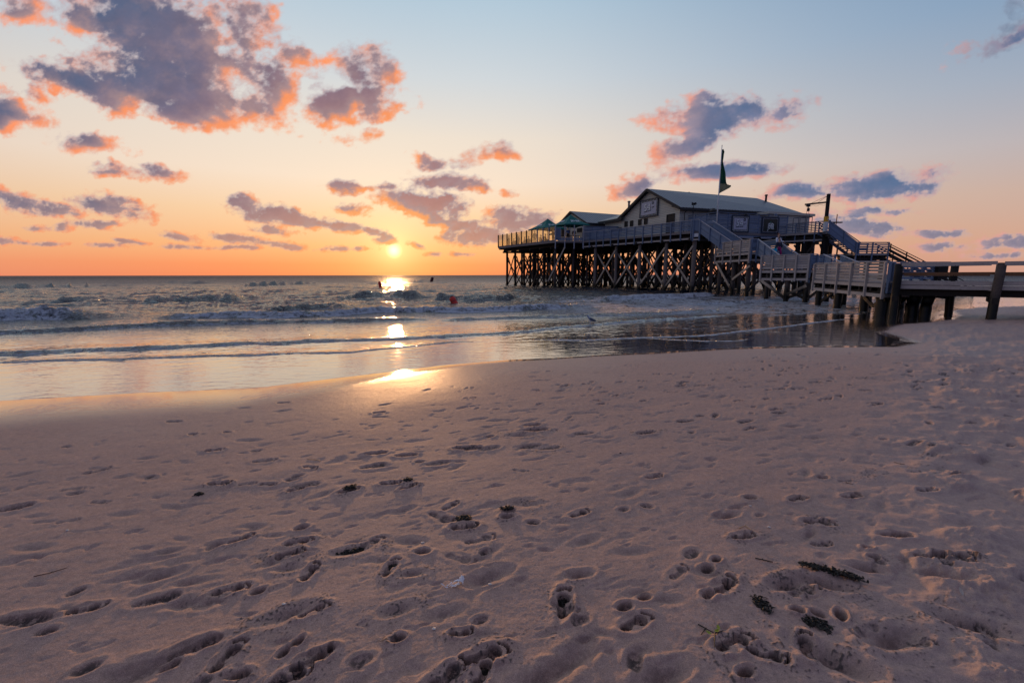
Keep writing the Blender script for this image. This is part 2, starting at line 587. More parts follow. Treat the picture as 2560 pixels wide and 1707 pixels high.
    spec = [  # px, py, turn, size, depth, kind, crumbs
        (487, 1606, 30, 1, .030, 'shoe', 0), (426, 1651, 35, .8, .026, 'oval', 0), (568, 1631, 80, .95, .034, 'bare', .006), (600, 1675, 10, .8, .022, 'oval', .006),
        (744, 1597, 60, .62, .034, 'oval', 0), (710, 1622, 60, .62, .030, 'oval', 0), (778, 1640, 38, .95, .036, 'bare', .008), (726, 1684, 30, .9, .034, 'bare', .01),
        (575, 1462, 25, .95, .030, 'bare', .008), (514, 1494, 22, 1.0, .016, 'worn', 0), (645, 1467, 40, .7, .028, 'oval', .008), (392, 1485, 24, 1, .018, 'shoe', 0),
        (775, 1419, 85, .9, .030, 'bare', .008), (746, 1343, 25, .9, .032, 'bare', .009), (724, 1372, 25, .9, .030, 'bare', .008), (721, 1408, 10, .8, .018, 'worn', .006),
        (753, 1307, 25, .9, .026, 'oval', 0), (602, 1334, 40, .8, .020, 'bare', .006), (548, 1196, 10, .9, .034, 'bare', .008), (744, 1208, 35, .9, .024, 'bare', .014),
        (397, 1424, 30, 1.1, .030, 'worn', 0), (550, 1345, 20, .8, .018, 'worn', 0), (212, 1509, 20, .9, .022, 'bare', .0), (115, 1566, 20, .8, .018, 'oval', 0), (59, 1536, 5, 1.1, .024, 'shoe', 0),
        (27, 1252, 30, 1.1, .026, 'shoe', 0), (534, 1108, 15, .9, .030, 'bare', 0), (721, 1525, 30, 1.2, .026, 'worn', .014), (784, 1518, 35, .8, .022, 'bare', .006), (342, 1667, 28, 1.5, .030, 'worn', 0),
        (1161, 1307, 10, 1.0, .036, 'bare', .016), (1269, 1284, 10, .9, .036, 'oval', .010), (1409, 1500, 80, 1.15, .042, 'bare', .018), (1449, 1428, 12, .8, .034, 'worn', 0),
        (1589, 1550, 30, 1.0, .034, 'bare', .0), (1562, 1509, 25, .8, .030, 'oval', 0), (1611, 1487, 20, .7, .026, 'oval', 0),
        (994, 1586, 20, .7, .026, 'oval', .006), (1152, 1573, 10, .6, .036, 'bare', .006), (1215, 1631, 25, 1.1, .045, 'bare', .010), (1206, 1670, 70, .9, .040, 'bare', .014), (1115, 1676, 40, 1., .034, 'bare', .012),
        (1224, 1433, 30, 1.3, .030, 'worn', 0), (1422, 1645, 35, 1.3, .034, 'worn', 0), (1350, 1684, 25, 1.2, .036, 'worn', 0), (1210, 1372, 60, .6, .018, 'oval', .006), (1057, 1370, 5, .9, .026, 'oval', 0),
        (994, 1514, 25, .9, .020, 'worn', .008), (976, 1198, 10, .9, .038, 'bare', .012), (1021, 1207, 40, .8, .034, 'bare', .014), (870, 1215, 30, .9, .028, 'bare', .016), (1634, 1185, 20, .9, .020, 'bare', 0), (1449, 1277, 30, .9, .020, 'bare', 0),
        (976, 1410, 80, .9, .026, 'bare', .012), (1657, 1676, 20, 1.2, .040, 'worn', 0), (880, 1365, 20, 1.1, .022, 'worn', .018), (1030, 1425, 10, .7, .020, 'worn', .018),
        (2057, 1187, 8, .9, .036, 'oval', 0), (2399, 1187, 10, .9, .030, 'shoe', 0), (1876, 1239, 5, .9, .030, 'oval', 0), (1994, 1243, 20, .9, .026, 'bare', 0), (2129, 1234, 15, .9, .030, 'bare', 0),
        (1818, 1280, 15, .9, .040, 'worn', 0), (2048, 1300, -5, 1.05, .042, 'bare', .006), (1858, 1334, 10, .9, .038, 'bare', .004), (2237, 1334, -4, 1.0, .040, 'shoe', 0), (2318, 1221, 10, .9, .030, 'bare', 0),
        (1813, 1458, 40, 1.05, .042, 'bare', .006), (1773, 1482, 30, .8, .034, 'oval', 0), (1768, 1415, 20, .8, .032, 'oval', 0), (1791, 1392, 35, .7, .030, 'oval', 0),
        (1971, 1451, 15, 1.2, .055, 'worn', .008), (2066, 1450, -25, 1.3, .060, 'worn', .016), (2165, 1410, -15, .9, .050, 'worn', 0), (2327, 1394, -5, 1., .045, 'bare', .008), (2390, 1397, -10, 1., .045, 'bare', .006), (2169, 1363, 0, .6, .04, 'oval', 0), (2185, 1388, 0, .6, .04, 'oval', 0),
        (2102, 1532, 60, .7, .060, 'oval', 0), (1994, 1521, -10, .6, .045, 'oval', 0), (2043, 1527, -40, .7, .045, 'oval', 0), (1863, 1676, 20, .7, .05, 'oval', .01), (1836, 1600, 20, 1.1, .036, 'bare', .016),
        (2016, 1609, 60, .9, .036, 'bare', .018), (1917, 1631, -20, .9, .034, 'bare', .014), (2084, 1640, -40, 1.5, .06, 'worn', .016), (2240, 1590, 10, 1.4, .06, 'worn', .02), (2430, 1560, -30, 1.4, .06, 'worn', .02), (2350, 1440, -30, 1.4, .05, 'worn', .0),
        (1320, 1255, 10, 1.1, .012, 'worn', .02), (1180, 1110, 8, 1.1, .02, 'shoe', .014), (1340, 1065, 6, 1.3, .03, 'shoe', .012), (1300, 1078, 2, 1.3, .02, 'worn', .012),
        (940, 1120, 14, 1, .028, 'shoe', 0), (1015, 1126, 10, 1, .024, 'shoe', 0), (1330, 1053, 8, 1, .028, 'shoe', 0), (1225, 1080, 14, .9, .02, 'oval', 0),
    ]
    for px, py, tn, sz, dp, kd, cr in spec:
        x, y = P(px, py)
        stamp(x, y, R(tn), sz * .78, dp * 1.05, kd, rr.choice((-1, 1)), cr)
    # tracks of people walking along the beach, each a left and right foot in turn
    for k in range(34):
        x, y = rr.uniform(-7, 14), rr.uniform(1.5, 15)
        a = R(rr.choice([18, 22, 30, 14, 200, 196, 25, 70, 8])) + rr.gauss(0, .12)
        st = rr.uniform(.5, .72)
        kd = rr.choice(['bare', 'bare', 'worn', 'worn', 'shoe', 'worn'])
        dp = rr.uniform(.008, .022)
        sz = rr.uniform(.62, .85)
        for q in range(rr.randint(5, 14)):
            side = 1 if q % 2 else -1
            fx, fy = x + math.cos(a) * st * q - math.sin(a) * .09 * side, y + math.sin(a) * st * q + math.cos(a) * .09 * side
            if fy > .8 and math.hypot(fx, fy) < 26 and float(shore_dist(np.array([fx]), np.array([fy]))[0]) > 1.5:
                stamp(fx, fy, a + rr.gauss(0, .12), sz, dp * rr.uniform(.6, 1.3), kd, side, rr.choice([0, 0, 0, .006]))
            a += rr.gauss(0, .03)
    for k in range(900):
        d = 1.4 + 17 * rr.random() ** 1.2
        az_ = R(rr.uniform(-52, 56))
        x, y = math.sin(az_) * d, math.cos(az_) * d
        if d < 6 and rr.random() < .45:
            continue
        sd = float(shore_dist(np.array([x]), np.array([y]))[0])
        if sd < 1.6 or (sd < 3.0 and rr.random() < .6):
            continue
        far = d > 6
        stamp(x, y, R(rr.choice([18, 25, 5, 12, 30])) + rr.gauss(0, .3), rr.uniform(.5, .9), rr.uniform(.006, .016) + (.012 if far else 0), rr.choice(['worn', 'oval', 'bare', 'shoe', 'oval'] if far else ['worn', 'worn', 'worn', 'oval', 'bare']), rr.choice((-1, 1)))
    wet = 1 - sstep(0.0, .55 + 1.7 * sstep(0, -5, X) + 0.25 * fbm(X * .7, Y * .7, 3), s)
    damp = 1 - sstep(1.0, 4.0, s + fbm(X * .4 + 4, Y * .6, 3) * 1.6)
    clod_dips = np.maximum(clod_dips, soft * sel * sstep(.10, -.25, lump) * .8)  # dips between the churned lumps darkened too
    # close the ring behind the camera
    close = lambda a_: np.concatenate([a_, a_[:, :1]], 1)
    me = grid_mesh('sand', close(X), close(Y), close(Z), attrs={'wet': close(wet), 'damp': close(damp), 'soft': close(soft), 'clod_dip': close(clod_dips), 'damp_shade': close(damp_shade)})

    def fn(t, b):
        g = t.node('ShaderNodeNewGeometry').outputs['Position']
        wet = t.node('ShaderNodeAttribute', attribute_name='wet').outputs['Fac']
        damp = t.node('ShaderNodeAttribute', attribute_name='damp').outputs['Fac']
        soft = t.node('ShaderNodeAttribute', attribute_name='soft').outputs['Fac']
        clod_dip = t.node('ShaderNodeAttribute', attribute_name='clod_dip').outputs['Fac']
        damp_shade = t.node('ShaderNodeAttribute', attribute_name='damp_shade').outputs['Fac']
        n1 = t.noise(g, 1.1, 5, .6)
        n2 = t.noise(g, 260, 3, .7)
        n3 = t.noise(g, 7, 4, .6)
        c = t.mix(n1, (.38, .255, .205, 1), (.48, .325, .265, 1))
        c = t.mix(t.m('MULTIPLY', t.ss(n3, .35, .7), .35), c, (.33, .235, .215, 1))
        c = t.mix(t.ss(n2, .28, .72), t.mix(1.0, c, (.62, .60, .60, 1), 'MULTIPLY'), t.mix(1.0, c, (1.28, 1.27, 1.27, 1), 'MULTIPLY', clamp=False))
        n4 = t.noise(g, 75, 3, .7)
        n5 = t.noise(g, 22, 4, .7)
        c = t.v('SCALE', c, scale=t.m('ADD', t.ss(n4, .30, .70, .42, .58), t.ss(n5, .30, .70, .40, .60)))
        c = t.mix(t.ss(n4, .70, .78, 0, .6), c, (.62, .55, .50, 1))
        c = t.mix(t.ss(n4, .30, .24, 0, .55), c, (.10, .075, .07, 1))
        c = t.mix(t.m('MULTIPLY', soft, .30), c, (.38, .32, .31, 1))
        pk = t.m('MULTIPLY', damp_shade, t.ss(t.noise(g, 30, 5, .7), .40, .54, .22, 1.0))
        c = t.mix(pk, c, (.022, .016, .018, 1))  # print interiors painted dark, for shade as well as damp
        c = t.mix(t.m('MULTIPLY', clod_dip, .80), c, (.05, .042, .042, 1))
        c = t.mix(t.m('MULTIPLY', damp, .25), c, (.27, .185, .16, 1))
        c = t.mix(wet, c, (.11, .075, .06, 1))
        t.put(b.inputs['Base Color'], c)
        r = t.m('MULTIPLY_ADD', wet, -.68, .78)
        r = t.m('ADD', r, t.m('MULTIPLY', damp, -.30), clamp=True)
        t.put(b.inputs['Roughness'], t.m('MAXIMUM', r, .07))
        t.put(b.inputs['Specular IOR Level'], t.m('MULTIPLY_ADD', wet, .45, .35))
        t.put(b.inputs['Coat Weight'], wet)
        b.inputs['Coat Roughness'].default_value = .08
        b.inputs['Coat IOR'].default_value = 1.6
        k = t.m('MULTIPLY', t.m('SUBTRACT', 1.0, wet), 1.0)
        n = t.node('ShaderNodeBump')
        t.put(n.inputs['Strength'], t.m('MULTIPLY', k, .55))
        n.inputs['Distance'].default_value = .004
        t.put(n.inputs['Height'], t.m('ADD', t.noise(g, 420, 3, .7), t.m('MULTIPLY', t.noise(g, 60, 4, .6), 1.5)))
        t.put(b.inputs['Normal'], n.outputs[0])
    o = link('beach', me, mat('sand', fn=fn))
    o['kind'] = 'structure'


# ------------------------------------------------------------------ sea
BORES = [  # points on the photograph's waves given on the sea level, height, back length, front width, foam, roughness
    ([(-900, 860), (-200, 845), (0, 836), (200, 826), (420, 814), (640, 809), (820, 806), (1000, 801), (1150, 797)], .17, 1.1, .34, .55, 1.0),
    ([(-900, 920), (-200, 896), (0, 886), (240, 876), (430, 868), (640, 859), (900, 850), (1060, 844), (1280, 833), (1400, 820), (1560, 806), (1800, 790), (1890, 783)], .085, .9, .22, .55, .9),
    ([(-700, 930), (-100, 908), (0, 906), (160, 902), (300, 898), (480, 892), (640, 887), (760, 884), (880, 880), (960, 872), (1060, 862), (1150, 855), (1280, 850)], .030, .45, .08, .8, .25),
    ([(1240, 851), (1330, 850), (1440, 851), (1560, 846), (1700, 842), (1780, 838), (1850, 829), (1930, 820), (2000, 812), (2090, 800), (2150, 793)], .022, .35, .06, 1.0, .3),
    ([(1900, 791), (1980, 786), (2060, 780), (2120, 775), (2148, 785)], .02, .3, .06, 1.0, .3),
    ([(1600, 845), (1700, 850), (1760, 853), (1840, 853), (1880, 846)], .012, .2, .05, 1.0, .2),
    ([(-500, 812), (-100, 806), (0, 803), (100, 802), (200, 800), (280, 796), (330, 792)], .50, 1.8, .75, 1.0, 1.3),
    ([(330, 797), (450, 797), (560, 795), (700, 797), (860, 790), (950, 783), (1060, 781), (1180, 781), (1300, 778), (1420, 771), (1500, 764)], .30, 1.3, .5, 1.0, 1.2),
    ([(1050, 800), (1200, 799), (1380, 793), (1560, 788), (1700, 782), (1850, 775)], .14, 1.0, .4, .5, 1.0),
    ([(640, 782), (720, 776), (780, 772), (830, 772), (880, 776)], .38, 1.6, .9, .35, .9),
    ([(840, 758), (900, 752), (980, 748), (1060, 752)], .55, 2.2, 1.3, .05, .6),
    ([(1070, 756), (1120, 756), (1190, 757), (1240, 757), (1300, 750)], .62, 2.4, 1.3, .15, .6),
    ([(1480, 757), (1540, 752), (1600, 750), (1680, 748), (1770, 742), (1800, 740)], .38, 1.5, .6, 1.0, 1.2),
    ([(1700, 765), (1850, 757), (1980, 748), (2050, 745)], .16, 1.0, .4, .8, 1.1),
    ([(360, 762), (420, 762), (480, 760), (560, 758), (600, 760)], .55, 2.4, 1.4, .0, .5),
    ([(130, 764), (200, 762), (260, 765)], .35, 2.2, 1.2, .0, .5),
    ([(0, 738), (60, 742), (120, 745)], .4, 2.6, 1.5, .0, .5),
    ([(-300, 730), (0, 728), (120, 725), (250, 721), (330, 720)], .75, 4, 2.2, .7, 1.0),
    ([(540, 722), (620, 720), (680, 716), (800, 714)], .7, 4, 2.2, .5, .9),
    ([(380, 712), (450, 711), (520, 712)], .7, 5, 3, .3, .9),
    ([(1030, 708), (1060, 704), (1090, 706)], .5, 4, 2.5, .0, .5),
]


def build_sea():
    ys = np.concatenate([np.arange(190, 60, -0.30), np.arange(60, 2.9, -0.17)])
    rows = np.concatenate([2.0 * 441 / ys, np.geomspace(2.0 * 441 / 2.9 * 1.02, 16000, 90)])
    az = np.radians(np.concatenate([[-85, -78, -72, -68], np.arange(-64, 64, 0.11), [68, 72, 78, 85]]))
    A, Dm = np.meshgrid(az, rows)
    X, Y = np.sin(A) * Dm, np.cos(A) * Dm
    s = shore_dist(X, Y)
    w = -s
    Zc = np.zeros(X.shape)
    foam = np.zeros(X.shape)
    chop = np.zeros(X.shape)
    ca, sa = math.cos(R(14)), math.sin(R(14))
    U, V = X * ca + Y * sa, -X * sa + Y * ca
    deep = sstep(8, 30, w)
    near_fade = 1 - sstep(400, 2500, Dm)
    # wind sea: short crested, peaked
    wob = fbm(U * .05, V * .05, 3) * 6
    a1 = 1 - np.abs(fbm(U * .060 + 3, (V + wob) * .17, 4, .55)) * 2.6
    a2 = 1 - np.abs(fbm(U * .16 + 31, (V + wob) * .42, 4, .6)) * 2.6
    a3 = fbm(U * .7, V * 1.5, 4, .62)
    a4 = fbm(U * 2.6, V * 4.5, 3, .62)
    Zc += deep * near_fade * (0.28 * np.clip(a1, -1, 1) + 0.16 * np.clip(a2, -1, 1) + 0.09 * a3 + .02 * a4)
    Zc += deep * (1 - near_fade) * (0.35 * a3)
    sh = sstep(0.5, 5, w) * (1 - deep)
    Zc += sh * (0.020 * fbm(U * 1.0, V * 2.2, 4, .6) + 0.020 * fbm(U * .25, V * .6, 3, .5) * sstep(4, 9, w))
    Zc += sstep(1.5, 5, w) * (1 - .5 * deep) * .006 * fbm(U * 7, V * 11, 3, .6)
    chop = 0.03 + 0.07 * sstep(1.5, 6, w) * sstep(0, 4, X) + 0.9 * sstep(6, 19, w) + .15 * sstep(20, 60, w)
    for pts, H_, Lb, Wf, fo, rg in BORES:
        q = [on_level(x, y, SEA) for x, y in pts]
        xs_ = np.array([p.x for p in q])
        yl = np.array([p.y for p in q])
        o = np.argsort(xs_)
        xs_, yl = xs_[o], yl[o]
        m = (X > xs_[0] - 1) & (X < xs_[-1] + 1) & (Y > yl.min() - 6 - Wf) & (Y < yl.max() + 8 * Lb + 3)
        if not m.any():
            continue
        x, y = X[m], Y[m]
        yy = np.interp(x, xs_, yl) + np.where(y < 38, fbm(x * .45 + H_ * 50, x * 0 + 3, 4, .55), fbm(x * .12 + H_ * 50, x * 0 + 3, 2, .4)) * (0.22 + .5 * H_) + fbm(x * 1.5, y * .5, 3, .6) * (.05 + .16 * H_) * (1 - .8 * sstep(26, 42, y))
        tot = xs_[-1] - xs_[0]
        ends = sstep(0, .14 * tot, x - xs_[0]) * sstep(0, .16 * tot, xs_[-1] - x)
        amp = H_ * ends * (0.82 + 0.36 * np.where(y < 35, fbm(x * .5 + 9, y * .1, 3, .5), fbm(x * .12 + 9, y * .1, 2, .5)))
        d = y - yy
        prof = np.where(d > 0, np.exp(-(d / Lb) ** 1.3), sstep(-Wf, 0, d))
        face = sstep(-Wf * 1.1, -Wf * .15, d) * (1 - sstep(0, Lb * .5, d))
        turb = fbm(x * 2.2, y * 2.2, 4, .6) * face * amp * .42 * rg * (1 - sstep(26, 42, y))
        Zc[m] += amp * prof + turb
        lipn = fbm(x * 3.0 + 4, y * 5.0, 5, .65)
        brk = fbm(x * .8 + 40, y * .5, 3, .5)
        f = fo * ends * sstep(-.35, .25, lipn + (fo - .62) * 1.1 + brk * .5) * sstep(-Wf * 1.5 - .04, -Wf * .5, d) * (1 - sstep(Lb * .12, Lb * .6, d))
        toe = 1.35 * fo ** .4 * ends * np.exp(-((d + Wf * .85) / (.045 + Wf * .22)) ** 2) * sstep(-.5, 0, brk + lipn * .4)
        trail = fo * ends * sstep(.12, .5, fbm(x * 1.1, y * 2.6, 5, .65) + .12) * sstep(0, .3, d) * (1 - sstep(Lb * 1.5, Lb * 4, d)) * .6
        foam[m] = np.maximum(foam[m], np.maximum(f, np.maximum(toe, trail)) * (1 - .55 * sstep(40, 60, y)))
    # foam lace drifting on the shallow water in front of the pier
    lace = 1 - np.abs(fbm(X * 1.5 + 3, Y * 2.4, 5, .6)) * 3.2
    zone = sstep(19, 22.5, Y - .10 * X) * (1 - sstep(27, 36, Y)) * sstep(-1, 3, X) * sstep(1.0, 3.5, w)
    foam = np.maximum(foam, sstep(.30, .85, lace + fbm(X * .5, Y * .9, 3) * .6) * zone * .85)
    zone2 = sstep(20, 24, Y + .25 * X) * (1 - sstep(34, 44, Y + .2 * X)) * (1 - sstep(2, 8, X))
    foam = np.maximum(foam, sstep(.50, .95, lace + fbm(X * .3, Y * .6, 3) * .5) * zone2 * .5)
    caps = sstep(.62, .95, a1 * .55 + a2 * .45 + fbm(U * .05, V * .09, 3) * .25) * deep * sstep(.05, .4, fbm(U * .8, V * 1.5, 4, .6)) * (Dm < 600)
    foam = np.maximum(foam, caps * .7)
    # broad sheet of broken white water running in beside the pier
    sheet = sstep(-.50, .12, fbm(X * .9, Y * 1.9 + 3, 6, .68) + .35 * fbm(X * .22, Y * .35, 3)) * sstep(20.5, 23, Y - .06 * X) * (1 - sstep(33, 40, Y - .2 * X)) * sstep(-1, 5, X) * (1 - sstep(27, 33, X)) * sstep(2, 4, w)
    foam = np.maximum(foam, sheet * .95)
    # sky glints on the black mirror by the pier, painted as foam dashes
    glint_dash = sstep(.16, .42, fbm(X * 1.7 + 2, Y * 6.5, 4, .6)) * sstep(-.25, .25, fbm(X * .5, Y * .8 + 5, 3)) * sstep(-.5, 2.5, X) * (1 - sstep(12, 15, X)) * sstep(1.6, 2.6, w) * (1 - sstep(7.5, 9.5, w))
    foam = np.maximum(foam, glint_dash * .75)
    # flecks left on the wet film at the left
    fl = sstep(.42, .50, fbm(X * 2.2, Y * 5.0, 4, .55)) * sstep(.0, .35, fbm(X * .5 + 8, Y * 1.0, 3)) * sstep(.8, 1.6, w) * (1 - sstep(2.6, 3.6, w)) * (X < -3)
    foam = np.maximum(foam, fl * .7)
    Z = SEA + Zc * sstep(0, .8, w) + np.where(w < 0, -.03 * np.minimum(-w, 4), 0)
    me = grid_mesh('sea', X, Y, Z, attrs={'foam': np.clip(foam, 0, 1.4), 'depth': np.clip(w / 30, 0, 1), 'chop': chop}, keep=(w > -1.5))

    def fn(t, b):
        g = t.node('ShaderNodeNewGeometry').outputs['Position']
        foam = t.node('ShaderNodeAttribute', attribute_name='foam').outputs['Fac']
        dep = t.node('ShaderNodeAttribute', attribute_name='depth').outputs['Fac']
        chop = t.node('ShaderNodeAttribute', attribute_name='chop').outputs['Fac']
        dist = t.v('LENGTH', g, out=1)
        fn_ = t.noise(t.v('MULTIPLY', g, (1, 1.6, 1)), 5, 6, .72)
        fm = t.ss(t.m('ADD', foam, t.m('MULTIPLY_ADD', fn_, 3.0, -1.80)), .08, .75)
        fm = t.m('MULTIPLY', fm, t.ss(foam, .05, .2))
        shal = t.ss(dep, .03, .30)
        wc = t.mix(shal, (.060, .042, .034, 1), (.006, .014, .026, 1))
        t.put(b.inputs['Base Color'], t.mix(fm, wc, (.50, .56, .64, 1)))
        rough = t.ss(dist, 22, 130, .05, .36, kind='LINEAR')
        rough = t.m('ADD', rough, t.ss(dist, 80, 420, 0, .34, kind='LINEAR'))
        t.put(b.inputs['Roughness'], t.m('ADD', rough, t.m('MULTIPLY', fm, .6), clamp=True))
        b.inputs['IOR'].default_value = 1.62
        b.inputs['Specular IOR Level'].default_value = .5
        t.put(b.inputs['Coat Weight'], t.m('MULTIPLY', t.m('SUBTRACT', 1.0, fm), t.ss(dep, .55, .05)))
        b.inputs['Coat Roughness'].default_value = .05
        b.inputs['Coat IOR'].default_value = 1.85
        gs = t.v('MULTIPLY', g, (.75, 1.5, 1))
        h = t.m('ADD', t.noise(gs, 3.2, 4, .6), t.m('MULTIPLY', t.noise(gs, .8, 4, .6), 1.6))
        h2 = t.noise(t.v('MULTIPLY', g, (.8, 1.6, 1)), 14, 3, .6)
        k = t.m('ADD', t.m('MULTIPLY', h, t.m('MULTIPLY', chop, .16)), t.m('MULTIPLY', h2, t.m('MULTIPLY', chop, .012)))
        k = t.m('ADD', k, t.m('MULTIPLY', fm, t.m('MULTIPLY', fn_, .16)))
        n = t.node('ShaderNodeBump')
        n.inputs['Strength'].default_value = 1.0
        n.inputs['Distance'].default_value = 1.0
        t.put(n.inputs['Height'], k)
        t.put(b.inputs['Normal'], n.outputs[0])
        cn = t.node('ShaderNodeBump')
        cn.inputs['Distance'].default_value = 1.0
        t.put(cn.inputs['Height'], k)
        t.put(b.inputs['Coat Normal'], cn.outputs[0])
    o = link('sea', me, mat('sea_water', fn=fn))
    o['kind'] = 'structure'


build_sand()
build_sea()


# ------------------------------------------------------------------ building helpers
def tag(o, label=None, cat=None, group=None, kind=None):
    for k, v in (('label', label), ('category', cat), ('group', group), ('kind', kind)):
        if v:
            o[k] = v
    return o


def thing(name, loc, label, cat, group=None):
    o = bpy.data.objects.new(name, None)
    o.empty_display_size = 0.3
    C.objects.link(o)
    o.location = loc
    return tag(o, label, cat, group)


def V3(*a):
    return Vector(a)


class MB:
    def __init__(s):
        s.v, s.f = [], []

    def add(s, vs, fs):
        n = len(s.v)
        s.v += [Vector(p) for p in vs]
        s.f += [tuple(i + n for i in f) for f in fs]
        return s

    def beam(s, a, b, w, h, up=(0, 0, 1), drop=0.0):
        """bar of width w (sideways) and height h (towards up) from a to b"""
        a, b, up = Vector(a), Vector(b), Vector(up)
        d = (b - a).normalized()
        side = d.cross(up)
        side = side.normalized() if side.length > 1e-5 else Vector((1, 0, 0))
        u = side.cross(d).normalized()
        vs = []
        for p in (a, b):
            for i, j in ((-1, -1), (1, -1), (1, 1), (-1, 1)):
                vs.append(p + side * (w / 2 * i) + u * (h / 2 * j))
        return s.add(vs, [(3, 2, 1, 0), (4, 5, 6, 7), (0, 1, 5, 4), (1, 2, 6, 5), (2, 3, 7, 6), (3, 0, 4, 7)])

    def cyl(s, a, b, r0, r1=None, n=8, caps=True, wob=0.0):
        a, b = Vector(a), Vector(b)
        r1 = r0 if r1 is None else r1
        d = (b - a).normalized()
        x = d.orthogonal().normalized()
        y = d.cross(x)
        k = 1 if not wob else 6
        vs = []
        for q in range(k + 1):
            t = q / k
            c = a.lerp(b, t) + (Vector((rnd.uniform(-1, 1), rnd.uniform(-1, 1), 0)) * wob if 0 < q < k else Vector())
            r = (r0 + (r1 - r0) * t) * (1 + (rnd.uniform(-.06, .06) if wob else 0))
            for i in range(n):
                th = 2 * math.pi * i / n
                vs.append(c + (x * math.cos(th) + y * math.sin(th)) * r)
        fs = []
        for q in range(k):
            for i in range(n):
                j = (i + 1) % n
                fs.append((q * n + i, q * n + j, (q + 1) * n + j, (q + 1) * n + i))
        if caps:
            fs.append(tuple(reversed(range(n))))
            fs.append(tuple(k * n + i for i in range(n)))
        return s.add(vs, fs)

    def slab(s, poly, z0, z1):
        """vertical prism over a polygon given counter-clockwise or not"""
        n = len(poly)
        ar = sum(poly[i][0] * poly[(i + 1) % n][1] - poly[(i + 1) % n][0] * poly[i][1] for i in range(n))
        if ar < 0:
            poly = list(reversed(poly))
        g = lambda z, p: z if not callable(z) else z(p)
        vs = [(p[0], p[1], g(z0, p)) for p in poly] + [(p[0], p[1], g(z1, p)) for p in poly]
        fs = [tuple(reversed(range(n))), tuple(range(n, 2 * n))] + [(i, (i + 1) % n, n + (i + 1) % n, n + i) for i in range(n)]
        return s.add(vs, fs)

    def hull(s, pts_a, pts_b):
        """loft between two equal rings of points"""
        n = len(pts_a)
        return s.add(list(pts_a) + list(pts_b), [tuple(reversed(range(n))), tuple(range(n, 2 * n))] + [(i, (i + 1) % n, n + (i + 1) % n, n + i) for i in range(n)])

    def build(s, name, m, parent=None, smooth=False, bevel=0.0):
        me = bpy.data.meshes.new(name)
        off = parent.matrix_world.translation if parent is not None and parent.parent is None else Vector()
        base = Vector()
        p = parent
        while p is not None:
            base = base + p.location
            p = p.parent
        me.from_pydata([tuple(v - base) for v in s.v], [], s.f)
        me.update()
        bm = bmesh.new()
        bm.from_mesh(me)
        bmesh.ops.recalc_face_normals(bm, faces=bm.faces)
        bm.to_mesh(me)
        bm.free()
        if smooth:
            me.polygons.foreach_set('use_smooth', [True] * len(me.polygons))
        return link(name, me, m, parent)


def copy_tree(o, parent=None):
    c = o.copy()
    C.objects.link(c)
    if parent is not None:
        c.parent = parent
    for ch in [q for q in bpy.data.objects if q.parent == o]:
        copy_tree(ch, c)
    return c


# ------------------------------------------------------------------ materials of the pier
def wood(name, c1, c2, rough=.75, grain=1.0, algae=False):
    def fn(t, b):
        g = t.node('ShaderNodeNewGeometry')
        pos = g.outputs['Position']
        isl = g.outputs['Random Per Island']
        n1 = t.noise(t.v('MULTIPLY', pos, (1, 1, 6)), 3.0, 5, .65)
        n2 = t.noise(pos, 14, 5, .7)
        c = t.mix(n1, c1 + (1,), c2 + (1,))
        c = t.mix(t.m('MULTIPLY', t.ss(n2, .50, .75), .6), c, tuple(x * .45 for x in c1) + (1,))
        k = t.m('MULTIPLY_ADD', isl, .5, .75)
        c = t.v('SCALE', c, scale=k)
        if algae:
            z = t.sep(pos)[2]
            zz = t.m('ADD', z, t.m('MULTIPLY', t.noise(pos, 3, 3), .8))
            wetm = t.ss(zz, 1.55, .75)
            c = t.mix(wetm, c, (.010, .011, .009, 1))
            t.put(b.inputs['Roughness'], t.m('MULTIPLY_ADD', wetm, -.35, rough))
        t.put(b.inputs['Base Color'], c)
        bump(t, b, t.m('ADD', n2, n1), .5 * grain, .01)
    return mat(name, rough=rough, spec=.3, fn=fn)


M = {}
M['blue_wood'] = wood('blue_boards', (.10, .14, .22), (.20, .25, .355))  # blue cast of the sky put into the board colour
M['grey_wood'] = wood('weathered_grey_boards', (.32, .275, .255), (.47, .42, .395))
M['rail_wood'] = wood('worn_handrail', (.30, .30, .34), (.42, .42, .46))
M['deck_wood'] = wood('deck_planks', (.15, .13, .13), (.25, .22, .22))
M['dark_wood'] = wood('dark_timber', (.014, .011, .010), (.030, .024, .021))
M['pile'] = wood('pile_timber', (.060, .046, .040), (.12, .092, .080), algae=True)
M['front_pile'] = wood('lit_pile_timber', (.14, .110, .098), (.26, .215, .19), algae=True)  # brighter copy of the pile timber for the lit front row
M['black_pile'] = wood('black_pile_timber', (.007, .006, .006), (.016, .013, .012), algae=True)  # also colours the backlit left piles near black
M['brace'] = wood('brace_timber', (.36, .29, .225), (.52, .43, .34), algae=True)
M['dark_brace'] = wood('shaded_brace_timber', (.030, .023, .020), (.065, .050, .043), algae=True)  # brace timber with backlit shade put into its colour
M['brown_rail'] = wood('brown_rail', (.13, .060, .030), (.24, .125, .065))


